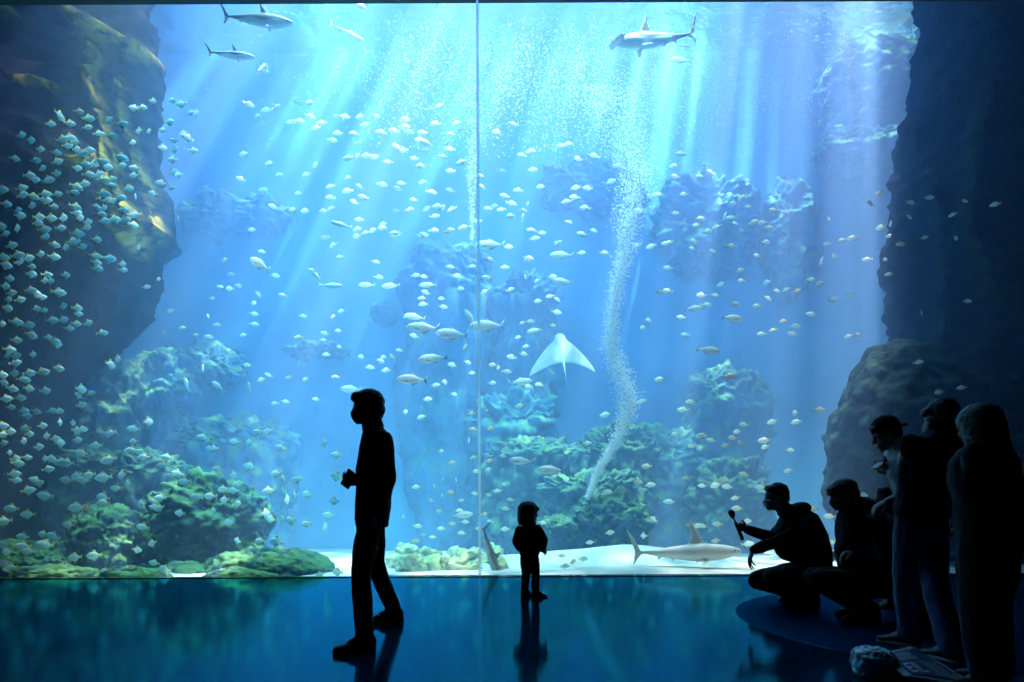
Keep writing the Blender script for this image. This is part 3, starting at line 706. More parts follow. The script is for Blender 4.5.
area('shoal_fill', (-4.7, 8.70, 10.6), (math.radians(6), 0, 0), 2.8, .2, FRONT_W*.08, (.35, .85, 1.0), 36)  # extra fill added for the shoal on the dark left side
area('mound_fill', (-3.7, 10.7, 10.9), (0, 0, 0), 2.6, 1.2, FRONT_W*.42, (.24, .62, 1.0), 42)  # added to brighten the blue haze around the left mounds
l = bpy.data.lights.new('cliff_fill', 'SPOT'); l.energy = CLIFF_W; l.color = (1.0, .82, .42); l.spot_size = math.radians(22); l.spot_blend = .5; l.shadow_soft_size = .08  # added warm spot, no fixture seen; brightens the cliff ridges
lo = bpy.data.objects.new('cliff_fill', l); COL.objects.link(lo); lo.location = (-5.3, 9.42, 11.0)
lo.rotation_euler = (Vector((-5.6, 9.72, 6.0))-lo.location).to_track_quat('-Z', 'Y').to_euler()
w = bpy.data.worlds.new('world'); S.world = w; w.use_nodes = True
w.node_tree.nodes['Background'].inputs[0].default_value = (0, 0, 0, 1)
S.cycles.volume_bounces = 2; S.cycles.max_bounces = 10; S.cycles.diffuse_bounces = 2; S.cycles.glossy_bounces = 3; S.cycles.transparent_max_bounces = 16
S.cycles.use_denoising = True
S.cycles.caustics_reflective = False; S.cycles.caustics_refractive = False
# ------------------------------------------------------------------ rockwork
def rock_material(name, base, algae, strength=1.0):
    m = bpy.data.materials.new(name); nt, N, L = nodes_of(m)
    o = N.new('ShaderNodeOutputMaterial'); b = N.new('ShaderNodeBsdfPrincipled'); b.inputs['Roughness'].default_value = .9
    b.inputs['Specular IOR Level'].default_value = .15
    tc = N.new('ShaderNodeTexCoord')
    n = N.new('ShaderNodeTexNoise'); n.inputs['Scale'].default_value = 1.6; n.inputs['Detail'].default_value = 9; n.inputs['Roughness'].default_value = .65
    L.new(tc.outputs['Object'], n.inputs['Vector'])
    r = N.new('ShaderNodeValToRGB'); e = r.color_ramp.elements; e[0].position = .32; e[1].position = .70
    e[0].color = rgb([x*.45 for x in base]); e[1].color = rgb([min(1, x*1.5) for x in base])
    L.new(n.outputs[0], r.inputs[0])
    at = N.new('ShaderNodeAttribute'); at.attribute_name = 'algae'
    n2 = N.new('ShaderNodeTexNoise'); n2.inputs['Scale'].default_value = 4.5; n2.inputs['Detail'].default_value = 7
    L.new(tc.outputs['Object'], n2.inputs['Vector'])
    mr = N.new('ShaderNodeMapRange'); mr.inputs['From Min'].default_value = .34; mr.inputs['From Max'].default_value = .54
    L.new(n2.outputs[0], mr.inputs['Value'])
    mu = N.new('ShaderNodeMath'); mu.operation = 'MULTIPLY'; L.new(at.outputs['Fac'], mu.inputs[0]); L.new(mr.outputs[0], mu.inputs[1])
    mx = N.new('ShaderNodeMix'); mx.data_type = 'RGBA'
    L.new(mu.outputs[0], mx.inputs[0]); L.new(r.outputs[0], mx.inputs[6]); mx.inputs[7].default_value = rgb(algae)
    L.new(mx.outputs[2], b.inputs['Base Color'])
    bp = N.new('ShaderNodeBump'); bp.inputs['Strength'].default_value = .8; bp.inputs['Distance'].default_value = .08
    n3 = N.new('ShaderNodeTexNoise'); n3.inputs['Scale'].default_value = 5; n3.inputs['Detail'].default_value = 8
    L.new(tc.outputs['Object'], n3.inputs['Vector']); L.new(n3.outputs[0], bp.inputs['Height']); L.new(bp.outputs[0], b.inputs['Normal'])
    L.new(b.outputs[0], o.inputs[0])
    return m
m_cliff = rock_material('dark_cliff_rock', (.010, .014, .016), (.75, .55, .06))  # ridge algae, its colour brightened for the light catching the ridges
m_cliff2 = rock_material('shaded_cliff_rock', (.005, .013, .016), (.03, .07, .05))  # darker copy of the cliff rock, shade put into its colour
m_reef = rock_material('reef_rock', (.03, .09, .14), (.15, .31, .14))
m_far = rock_material('hazed_reef_rock', (.035, .17, .36), (.13, .36, .16))  # blue water haze mixed into the colour of the far rocks
m_pale = rock_material('pale_rubble', (.55, .60, .50), (.60, .72, .35))
def rough(v, seed, amp, sc=.8):
    q = v*sc + Vector((seed*7.13, seed*3.7, seed*1.9))
    a = noise.ridged_multi_fractal(q, .9, 2.1, 6, 1.0, 2.0) - 1.1
    b = noise.fractal(q*2.7, .8, 2.2, 4)
    c = noise.fractal(q*7.5, .9, 2.2, 3)
    return amp*(.55*a + .5*b + .22*c)
def put_algae(o, f):
    me = o.data; at = me.attributes.new('algae', 'FLOAT', 'POINT')
    for i, v in enumerate(me.vertices): at.data[i].value = f(v)
def rock(px, py, d, rx, rz, ry, seed, label, mat=None, amp=.22, to_floor=True, sub=6, lean=0.0, flat=1.0, algae=1.0, name='reef_rock', group=None):
    """a boulder or pinnacle; rx, rz in pixels of the photograph at distance d, ry in metres"""
    c = P(px, py, d); k = d/F; ax, az = rx*k, rz*k
    bm = bmesh.new(); bmesh.ops.create_icosphere(bm, subdivisions=sub, radius=1)
    zf = sand_z(c.x, min(c.y, YB-.3)) - .15
    for v in bm.verts:
        p = v.co.copy()
        sx = math.copysign(abs(p.x)**.85, p.x); sz = math.copysign(abs(p.z)**flat, p.z)
        z = sz*az
        if to_floor and sz < 0: z = sz*max(az, c.z-zf)
        w = 1.0 + (.08*(-sz) if sz < 0 and to_floor else 0)
        q = Vector((sx*ax*w + lean*z, p.y*ry*w, z))
        sc = 1.0/max(.35, min(1.6, (ax+az)*.5))
        q += p.normalized()*rough(q+c, seed, amp*min(1, ax*1.2+.1), sc*.9)
        v.co = q
    bmesh.ops.recalc_face_normals(bm, faces=bm.faces)
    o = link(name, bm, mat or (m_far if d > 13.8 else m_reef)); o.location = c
    put_algae(o, lambda v: algae*max(0, min(1, (v.normal.z-.05)*2.2)))
    # keep out of the floor slab, the back wall and the viewing panes
    for v in o.data.vertices:
        w = v.co + c
        if w.z < -.5: v.co.z = -.5-c.z
        if w.y > YB-.06: v.co.y = YB-.06-c.y
        if w.y < YW+.08: v.co.y = YW+.08-c.y
    tag(o, label, 'rock', group)
    return o
def interp(pts, t):
    if t <= pts[0][0]: return pts[0][1]
    for (a, x), (b, y) in zip(pts, pts[1:]):
        if t <= b: return x + (y-x)*(t-a)/(b-a)
    return pts[-1][1]
def seg_dist(p, pts):
    best = 1e9
    for (ax, ay), (bx, by) in zip(pts, pts[1:]):
        dx, dy = bx-ax, by-ay; L2 = dx*dx+dy*dy
        t = max(0, min(1, ((p[0]-ax)*dx+(p[1]-ay)*dy)/L2)) if L2 else 0
        best = min(best, math.hypot(p[0]-ax-t*dx, p[1]-ay-t*dy))
    return best
def to_px(v): return (HX + v.x/v.y*F, HY - (v.z-CAMZ)/v.y*F)
def cliff(name, label, edge, side, dc, ry, width, mat, seed, front=None, ribs=(), amp=.3, ztop=11.6, zbot=-.5, algae_f=None):
    """edge: the outline [(py, px)] of a rock face; side -1: the rock lies to the left of it"""
    edge3 = sorted((P(px, py, dc).z, P(px, py, dc).x) for py, px in edge)
    bm = bmesh.new(); NZ, NA = 190, 150; rows = []; info = []
    for j in range(NZ+1):
        z = zbot + (ztop-zbot)*j/NZ
        xe = interp(edge3, z); f = interp(front, z) if front else 0
        row = []
        for i in range(NA):
            # denser samples on the side the hall sees
            t = i/NA; a = 2*PI*t
            ca, sa = math.cos(a), math.sin(a)
            x = xe + side*width*(1-math.copysign(abs(ca)**.8, ca))
            y = dc - math.copysign(abs(sa)**.8, sa)*(ry + f)
            p = Vector((x, y, z))
            n = Vector((-side*ca, -sa, 0))
            q = p + n*rough(p, seed, amp, .55) + n*rough(p, seed+5, amp*.35, 1.9)
            rib = 0
            for pts, wd, hgt in ribs:
                if sa > -.2:
                    dd = seg_dist(to_px(q), pts)
                    wv = wd*(1+.9*noise.noise(q*1.7))
                    if dd < wv*2.2:
                        r_ = math.exp(-(dd/max(1, wv))**2)
                        rib = max(rib, r_)
                        q.y -= hgt*r_*(.7+.5*noise.noise(q*2.3))
            q.y = max(YW+.12, min(YB-.05, q.y)); q.x = max(XL+.04, min(XR-.04, q.x))
            row.append(bm.verts.new(q)); info.append(rib)
        rows.append(row)
    for j in range(NZ):
        for i in range(NA):
            k = (i+1) % NA
            bm.faces.new((rows[j][i], rows[j][k], rows[j+1][k], rows[j+1][i]))
    bm.faces.new(rows[-1]); bm.faces.new(list(reversed(rows[0])))
    bmesh.ops.recalc_face_normals(bm, faces=bm.faces)
    o = link(name, bm, mat)
    put_algae(o, lambda v: info[v.index])
    tag(o, label, 'rock')
    return o
left_edge = [(-60, 165), (8, 151), (60, 152), (100, 146), (140, 143), (170, 146), (205, 158), (240, 168), (254, 148), (275, 142), (310, 132), (345, 110), (375, 88), (410, 64), (450, 50), (500, 46), (577, 60), (640, 70)]
crest = [(80, 22), (97, 36), (112, 44), (128, 48), (145, 57), (160, 63)]
vein = [(104, 56), (98, 82), (104, 112), (112, 128), (115, 160), (122, 190), (135, 215), (150, 250)]
vein2 = [(120, 78), (124, 110), (140, 160), (158, 215), (166, 240)]
vein3 = [(72, 160), (95, 156), (115, 158), (112, 200), (125, 235), (145, 255)]
cliff('rock_cliff', 'dark overhanging rock cliff with sunlit yellow algae ridges filling the upper left of the tank', left_edge, -1, 11.2, 1.6, 4.6, m_cliff, 1.0,
      front=[(0, -.3), (3, -.2), (4.5, .2), (6.9, .25), (7.25, .2), (8.2, -.75), (11, -1.2)],
      ribs=[(crest, 7, .75), (vein, 4.5, .55), (vein2, 3.5, .30), (vein3, 4, .3), ([(22, 78), (42, 80), (60, 88)], 3, .25), ([(0, 14), (22, 16)], 6, .6)])
right_edge = [(-60, 945), (0, 935), (60, 925), (120, 918), (180, 905), (240, 893), (290, 894), (340, 918), (400, 925), (480, 930), (577, 930), (640, 930)]
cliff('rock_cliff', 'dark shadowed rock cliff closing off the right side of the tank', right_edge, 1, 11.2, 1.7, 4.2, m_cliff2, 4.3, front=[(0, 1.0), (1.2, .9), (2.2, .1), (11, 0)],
      ribs=[([(985, 90), (968, 160), (965, 230), (985, 300)], 6, .35), ([(925, 180), (945, 260), (935, 330)], 7, .3)])
R = rock
# bottom left: ledges and mounds
R(122, 478, 11.3, 66, 24, 0.7, 11, 'yellow-green ledge rock sticking out low on the left, above the twin mounds', flat=.7, amp=.30)
R(205, 520, 10.1, 62, 40, 0.5, 12, 'green algae-topped mound rising from the sand low on the left', amp=.28)
R(108, 545, 9.85, 36, 36, 0.5, 13, 'blue-green sloping rock at the foot of the left ledge', amp=.22)
R(270, 572, 9.15, 66, 23, .42, 14, 'smooth low olive rock lying on the sand left of the walking man', amp=.08)
R(28, 570, 9.3, 46, 30, .5, 15, 'low dark rock in the bottom left corner of the window', amp=.16)
R(186, 575, 9.2, 30, 12, .3, 16, 'small flat mossy rock at the window edge low on the left', amp=.10)
R(98, 440, 13.6, 40, 78, 0.6, 17, 'green weathered pinnacle leaning against the foot of the left cliff', amp=.40, lean=.25)
R(150, 398, 14.6, 36, 40, 0.5, 18, 'hazy green pinnacle just right of the leaning one', amp=.42)
R(202, 368, 15.9, 44, 20, .6, 19, 'flat green ledge rock in the blue haze left of centre', amp=.35, flat=.8, to_floor=False)
R(235, 448, 14.4, 60, 26, 0.6, 20, 'broad faint rock shelf behind the left mound', amp=.36, flat=.8)
R(52, 576, 8.72, 44, 10, .22, 71, 'low mossy rock against the glass in the left corner of the window', amp=.10, sub=5)
R(132, 577, 8.72, 38, 9, .20, 72, 'flat mossy rock against the glass under the left ledge', amp=.10, sub=5)
R(240, 577, 8.66, 40, 8, .16, 73, 'flat olive rock against the glass before the smooth low rock', amp=.08, sub=5)
# centre
R(446, 300, 15.7, 48, 56, 0.6, 21, 'tall hazy rock stack with an arched green top behind the jacks', amp=.30, flat=.75)
R(524, 303, 15.5, 30, 26, 0.55, 22, 'green knobbly rock beside the pane joint at the right of the tall stack', amp=.40)
R(386, 314, 16.1, 13, 11, .5, 23, 'small green rock knob left of the tall stack', amp=.25, to_floor=False)
R(318, 352, 16.1, 30, 6, .6, 24, 'thin hazy rock ledge left of the small knob', amp=.25, to_floor=False)
R(515, 422, 14.2, 40, 24, 0.5, 25, 'pale green craggy rock above and behind the child', amp=.42)
R(535, 458, 13.2, 48, 14, 0.45, 26, 'low green rock shelf under the craggy rock', amp=.32, flat=.8)
R(592, 492, 12.4, 48, 17, 0.5, 27, 'green layered rock at the foot of the bubble plume', amp=.34, flat=.7)
R(612, 520, 11.2, 34, 26, 0.4, 28, 'rounded green rock in front of the layered rock', amp=.26)
R(556, 528, 11.2, 20, 11, 0.3, 29, 'small tongue-shaped rock left of the rounded rock', amp=.2)
R(618, 455, 13.6, 36, 26, 0.5, 30, 'hazy green rock behind the bubble plume foot', amp=.36)
R(662, 468, 14.9, 46, 38, 0.6, 31, 'faint sloping reef rock above the pale shark', amp=.36)
R(722, 412, 15.6, 44, 46, 0.5, 32, 'blue-grey pyramid-shaped rock left of the crouching visitors', amp=.34)
R(730, 498, 13.4, 40, 38, 0.6, 33, 'dim rock behind the selfie stick of the crouching visitor', amp=.32)
# upper reef on the back wall
R(596, 192, 16.1, 52, 26, 0.5, 34, 'pale green reef ledge high behind the bubble plume', amp=.38, to_floor=False)
R(704, 226, 16.0, 52, 44, 0.55, 35, 'hollowed green reef outcrop high right of the bubble plume', amp=.55, to_floor=False)
R(790, 240, 16.1, 28, 56, 0.45, 36, 'faint rock rib right of the hollowed outcrop', amp=.4, to_floor=False)
R(236, 215, 16.1, 54, 22, .45, 37, 'pale rock bulge beside the edge of the left cliff', amp=.3, to_floor=False)
R(878, 105, 15.6, 60, 62, .9, 38, 'dim rock shoulder under the white bubble fall at the upper right', amp=.30, to_floor=False)
R(862, 152, 15.2, 44, 18, .7, 39, 'narrow rock shelf where the bubble fall lands', amp=.26, flat=.8, to_floor=False)
# right
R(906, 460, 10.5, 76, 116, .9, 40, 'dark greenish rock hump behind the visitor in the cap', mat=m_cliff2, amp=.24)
# pale coral rubble on the sand left of the child
random.seed(5)
for i in range(22):
    px = 392 + 110*random.random(); py = 553 + 20*random.random()
    d = 9.0 + (573-py)*.07
    R(px, py, d, 5+7*random.random(), 4+6*random.random(), .10+.08*random.random(), 50+i, 'pale lump of coral rubble on the white sand left of the child', mat=m_pale, amp=.55, sub=4, name='coral_rubble', group='coral rubble on the sand')
# ------------------------------------------------------------------ fish
from mathutils.bvhtree import BVHTree
def rocks_bvh():
    vs, fs = [], []
    for o in COL.objects:
        if o.type == 'MESH' and (o.get('category') == 'rock' or o.name.startswith('ground_sand')):
            k = len(vs); M = Matrix.Translation(o.location)
            vs += [M @ v.co for v in o.data.vertices]; fs += [[k+i for i in p.vertices] for p in o.data.polygons]
    return BVHTree.FromPolygons(vs, fs)
BVH = rocks_bvh(); EYE = Vector((0, 0, CAMZ))
def clear_depth(px, py, d, gap=.35):
    """the asked distance, or a little in front of the rock that stands there"""
    dirv = (P(px, py, 10)-EYE).normalized()
    h = BVH.ray_cast(EYE, dirv)
    if h[0] is not None: d = min(d, h[0].y-gap)
    return max(YW+.3, d)
def fishmat(name, col, rough=.35, metal=.25):
    m = bpy.data.materials.new(name); nt, N, L = nodes_of(m)      # thin, light-passing flesh under glossy scales
    o = N.new('ShaderNodeOutputMaterial'); b = N.new('ShaderNodeBsdfPrincipled'); b.inputs['Base Color'].default_value = rgb(col); b.inputs['Roughness'].default_value = rough
    t = N.new('ShaderNodeBsdfTranslucent'); t.inputs[0].default_value = rgb(col)
    mx = N.new('ShaderNodeMixShader'); mx.inputs[0].default_value = .5; L.new(b.outputs[0], mx.inputs[1]); L.new(t.outputs[0], mx.inputs[2]); L.new(mx.outputs[0], o.inputs[0])
    return m
m_silver = fishmat('silver_scales', (.62, .90, .95)); m_yfin = principled('yellow_fin', (.62, .60, .14), .6)
m_cream = fishmat('cream_scales', (.90, .96, .88)); m_tanfin = principled('tan_fin', (.55, .50, .22), .6)
m_jack = fishmat('jack_scales', (.88, .92, .92), .3, .35); m_gfin = principled('grey_fin', (.35, .45, .45), .6)
def add_loft(bm, secs, seg=10, mat=0):
    """secs: (x, z centre, half height, half thickness[, y centre]) from head to tail"""
    rows = []
    for s in secs:
        x, zc, h, t = s[:4]; yc = s[4] if len(s) > 4 else 0
        rows.append([bm.verts.new((x, yc+t*math.sin(2*PI*i/seg), zc+h*math.cos(2*PI*i/seg))) for i in range(seg)])
    fs = []
    for a, b in zip(rows, rows[1:]):
        for i in range(seg): fs.append(bm.faces.new((a[i], b[i], b[(i+1) % seg], a[(i+1) % seg])))
    fs.append(bm.faces.new(rows[0])); fs.append(bm.faces.new(list(reversed(rows[-1]))))
    for f in fs: f.material_index = mat
def add_fin(bm, pts, th, mat=0, M=None, inner=.45):
    """flat fin with a thicker middle: pts in (x, z)"""
    n = len(pts); cx = sum(p[0] for p in pts)/n; cz = sum(p[1] for p in pts)/n
    def V(x, y, z):
        v = Vector((x, y, z)); return bm.verts.new(M @ v if M is not None else v)
    e = th*.25
    a = [V(x, e, z) for x, z in pts]; b = [V(x, -e, z) for x, z in pts]
    ai = [V(cx+(x-cx)*inner, th, cz+(z-cz)*inner) for x, z in pts]; bi = [V(cx+(x-cx)*inner, -th, cz+(z-cz)*inner) for x, z in pts]
    fs = []
    for i in range(n):
        j = (i+1) % n
        fs.append(bm.faces.new((a[i], a[j], b[j], b[i])))
        fs.append(bm.faces.new((a[j], a[i], ai[i], ai[j]))); fs.append(bm.faces.new((b[i], b[j], bi[j], bi[i])))
    fs.append(bm.faces.new(ai)); fs.append(bm.faces.new(list(reversed(bi))))
    for f in fs: f.material_index = mat
def moonfish_bm():
    bm = bmesh.new()
    add_loft(bm, [(.50, .00, .012, .010), (.46, .0, .06, .030), (.38, .0, .14, .055), (.24, .0, .225, .075), (.08, .0, .26, .080), (-.08, .0, .225, .065), (-.22, .0, .13, .042), (-.31, .0, .06, .022), (-.36, .0, .045, .014)], 10, 0)
    add_fin(bm, [(.16, .235), (.04, .36), (-.06, .37), (-.12, .27), (-.28, .09), (-.10, .18)], .010, 1)
    add_fin(bm, [(.16, -.235), (.04, -.36), (-.06, -.37), (-.12, -.27), (-.28, -.09), (-.10, -.18)], .010, 1)
    add_fin(bm, [(-.33, .04), (-.42, .09), (-.50, .15), (-.47, .0), (-.50, -.15), (-.42, -.09), (-.33, -.04)], .010, 1)
    return bm
def reeffish_bm():
    bm = bmesh.new()
    add_loft(bm, [(.50, -.02, .015, .012), (.45, -.01, .07, .035), (.36, .0, .135, .06), (.20, .01, .20, .08), (.02, .01, .205, .08), (-.14, .005, .16, .06), (-.27, .0, .08, .034), (-.34, .0, .05, .018)], 10, 0)
    add_fin(bm, [(.22, .19), (.12, .27), (-.05, .27), (-.20, .19), (-.26, .08), (-.05, .17)], .010, 1)
    add_fin(bm, [(.0, -.19), (-.08, -.27), (-.18, -.20), (-.26, -.08), (-.12, -.14)], .010, 1)
    add_fin(bm, [(-.32, .04), (-.42, .10), (-.50, .16), (-.46, .0), (-.50, -.16), (-.42, -.10), (-.32, -.04)], .010, 1)
    return bm
def jack_bm():
    bm = bmesh.new()
    add_loft(bm, [(.50, -.01, .012, .010), (.47, -.005, .045, .022), (.40, .0, .095, .042), (.28, .0, .140, .058), (.12, .0, .158, .062), (-.04, .0, .135, .052), (-.18, .0, .085, .035), (-.29, .0, .04, .018), (-.36, .0, .018, .012), (-.39, .0, .018, .009)], 14, 0)
    add_fin(bm, [(.10, .15), (.04, .205), (-.02, .17), (-.28, .05), (-.10, .10)], .006, 1)
    add_fin(bm, [(.02, -.14), (-.02, -.20), (-.08, -.15), (-.28, -.05), (-.10, -.10)], .006, 1)
    add_fin(bm, [(-.37, .02), (-.42, .07), (-.50, .17), (-.44, .0), (-.50, -.17), (-.42, -.07), (-.37, -.02)], .006, 1)
    add_fin(bm, [(.26, -.03), (.18, -.02), (.08, -.07), (.16, -.07)], .004, 1, Matrix.Translation((0, .058, 0)))
    add_fin(bm, [(.26, -.03), (.18, -.02), (.08, -.07), (.16, -.07)], .004, 1, Matrix.Translation((0, -.058, 0)))
    return bm
PTS = {
 'A': (0, 100, 4.26, '''90,150 130,172 62,250 172,210 152,258 180,292 215,103 255,67v 335,50 375,80 297,100 372,117 420,145 472,152 520,102 460,85 265,168 295,162 287,195 318,180 325,210 240,225 244,262 375,215 350,230 125,322 150,340 205,342 240,312 328,290 362,275 400,272 432,262 456,284 515,245 518,280 378,318 420,320 440,342 478,338 358,357 92,375 95,405 140,410 192,400 190,425 243,402 325,370 312,395 8,382 27,443 75,470 85,492 135,450 228,455 320,455 325,480 340,502 165,500 215,503 268,503 160,525 258,545 188,552 192,583 72,547 22,570 5,540 50,620 75,662 12,670 172,657 232,617 278,628 312,603 330,570 368,545 375,520 350,625 410,595 230,668 120,675 440,400 435,420 475,430 408,455 440,460 430,487 442,515 487,510 530,513 525,470 510,415 475,365 545,380 405,665 465,675'''),
 'B': (0, 260, 4.26, '''25,22 80,8 135,28 132,60 40,78 22,112 48,140 35,168 32,205 200,62 215,90 190,88 278,65 130,130 150,140 175,158 85,170 250,138 153,210 188,216 268,197 328,205 335,230 8,272 70,265 122,278 222,257 268,255 295,292 325,272 375,270 132,320 70,342 205,330 232,347 243,362 435,312 40,382 32,405 65,408 140,403 65,438 60,482 8,490 125,482 180,478 248,462 100,510 15,522 52,548 122,548 192,558 25,592 85,588 45,628 100,642 155,645 220,643 252,645 500,422 470,445v 345,550v 332,575v 385,570 345,618 410,10 412,38 520,18 520,42 110,665'''),
 'C': (0, 420, 4.26, '''8,25 45,48 15,62 15,98 110,35 125,60 180,25 200,68 235,80 100,90 255,97v 40,140 65,165 115,160 165,115 190,165 215,165 205,210 75,185 60,230 65,255 150,255 165,270 120,300 310,12 255,10v 325,45 350,40 330,85'''),
 'c': (0, 420, 4.26, '''347,142 408,110 470,58 462,170 262,180 285,182 325,240 355,255 380,235 282,255 440,245 520,235 545,270 495,290 440,330 443,352 192,322 325,372 118,402 48,378 15,432 292,447 97,497 185,488 225,497 190,530 97,537 118,560 15,530 30,562 15,610 45,630 65,662 105,645 318,585 278,627 400,577 450,645 540,640'''),
 'D': (130, 420, 4.262, '''15,38 15,92 8,130 45,135 58,158 155,160 140,195 175,238 200,230 232,263 128,332 125,375 50,355 213,397 55,457 95,525 30,553 103,610 148,640 5,640 372,210 352,120 345,95 310,75 448,92 513,95 545,50 587,47 640,118 510,198 440,235v 455,275 440,300 397,295 342,325 403,340 455,357 283,330 355,387 422,437 458,515 555,515 622,517 530,555 563,597 400,650 810,660 885,648 622,228 712,252 650,250v 590,303 700,320v 755,315 668,340v 600,422 645,417 687,427 577,398v 752,442 870,345 845,405 830,455v 880,240 880,148 828,100v 78,8v'''),
 'N': (80, 50, 2.965, '''275,150 300,160 330,185 345,188 265,213 245,237 280,268 305,248 320,260 335,298 280,295 275,325 275,362 293,370 270,408 290,500 245,290 240,395 215,152 185,170 160,172 175,240 205,240 155,275 150,410 165,435 162,350 160,372 165,488 158,518 175,585 215,425'''),
 'E': (240, 90, 4.545, '''40,65 120,92 165,78 75,125 95,157 270,58 318,58 230,148 270,142 318,120 370,150 345,172 435,122 478,122 545,122 565,158 612,120 420,228 445,197 520,200 545,240 490,310 535,300 575,300 610,308 640,192 675,328 755,135 745,168 700,185 770,190 830,195 890,152 905,72 715,262 745,275 845,240 820,228 845,270 820,345 795,312 135,335 15,292 5,405 180,385 300,385 340,345 265,470 410,440 410,490 490,400 545,442 490,460 560,488 520,510 645,430 720,450 830,420 735,425 110,455 45,525 150,530 240,545 295,550 375,550 415,540 55,635 385,670 540,590 535,635 530,665 600,640 650,610 715,550 770,545 790,500 710,660 830,660 880,640 885,575 900,530 850,540 870,465'''),
 'F': (360, 220, 3.79, '''20,50 85,30 130,50 238,60 280,38 335,42 390,28 655,40 690,50 662,70 745,90 748,130 640,150 560,103 490,150 550,180 428,175 340,178 365,212 380,260 210,210 240,215 60,160 70,218 265,245 250,275 235,298 240,320 315,330 310,298 480,218 475,270 570,265 625,215v 672,230 730,215 720,290 745,300 675,308 745,350 730,400 615,390 645,385 600,445 630,480 618,508 575,520 555,575 505,550 525,560 500,618 640,632 680,625 408,540 425,580 350,550 285,628 180,362 205,440 150,495 90,520 122,518 75,535 35,560 100,570 320,615v 355,660 255,680 5,520 400,480'''),
 'G': (440, 80, 3.788, '''60,165 82,188 40,205 25,240 38,262 80,312 40,345 38,418 12,290 45,490 10,485 35,572 85,560 145,535 145,365 160,405 215,197 275,165 310,285 345,270 458,250 485,243 415,320 525,300 585,288 675,325 350,340 232,345 382,405 515,408 560,410 297,420 245,440 270,468 333,470 210,478 232,492 183,488 268,515 315,495 315,520v 480,462 550,485 510,445 345,570 390,580 490,540 538,585 580,570 448,620 258,633 335,675 535,655 620,655 685,660 710,550 825,435 885,325 750,495 745,625 800,630 890,505 645,385 855,620'''),
 'H': (640, 140, 3.411, '''140,48 115,92 55,185 120,125 205,125 220,85 240,110 150,185 120,250 320,215 350,195 370,228 455,240 495,248 290,258v 310,265 195,292 230,312 262,298 205,268 385,282 418,282 440,300 490,315 430,348 310,360 250,380 185,345 175,370 400,395 95,437 100,350 345,445 345,480 277,492 210,530 255,530 225,562 140,605 95,515 70,520 30,615 10,640 155,665 435,540 465,515 500,510 535,515 400,567 325,560 580,475 615,488 620,412v 665,398 640,355 645,270 690,342 725,335 785,215 815,182 855,285v 820,300v 850,328 835,408 848,458 660,545 720,530 585,595 530,635 520,662 455,650 415,662 490,618 742,665 712,670 775,408'''),
 'I': (600, 360, 3.1, '''185,60 130,128 280,130 258,155 235,230 318,235 345,250 285,268 390,265 447,200 425,222 412,242 435,258 535,192 605,165v 610,192 680,155 510,250 512,270 588,280 585,343 447,355 268,367 317,390 360,388 378,372 395,393 420,428 497,395 425,460 455,500 458,570 360,560 118,378 155,388 215,440 20,410 165,495 30,535 135,545v 320,515 300,515 280,512 365,508 712,485 720,565 660,460 815,418 145,330 18,170'''),
 'J': (768, 200, 3.41, '''480,57 630,50 670,3 775,15 533,128 640,130 455,150 523,385 680,345 513,553 585,655 660,640 485,8 550,-8'''),
 'K': (400, 400, 3.79, '''20,45 82,65 272,50 278,112 262,152v 345,108 330,40 455,22 540,148 155,195 195,238 278,217 342,230 392,212 335,262 292,270 212,303v 162,300v 62,330 128,325v 195,350 118,380 160,360v 285,355 335,360 370,345 395,320 150,420 223,420 230,380 12,440 65,478 195,468 245,462 158,487 322,432 342,460 420,378 403,412 297,487 85,510 55,535 45,565 125,520 540,465 235,505 400,490'''),
 'L': (540, 400, 3.79, '''178,163 255,350 370,312 400,252 265,505 190,540 83,590 125,612 165,602 95,630 395,515'''),
 'M': (130, 240, 3.79, '''108,148 62,178 360,75 385,130 340,178 378,185 412,175 312,222 295,290v 330,322 300,368 248,360 155,268 130,347 200,332 468,240 470,320 470,280 430,360 578,210 485,205v 655,290 690,115 795,65 770,20 500,45 550,135 770,290 800,270 790,345 740,355 730,380 790,405 745,435 640,460 445,475 525,512 498,530 602,520 665,528 705,605 550,620 587,612 780,520 640,370 370,420'''),
}
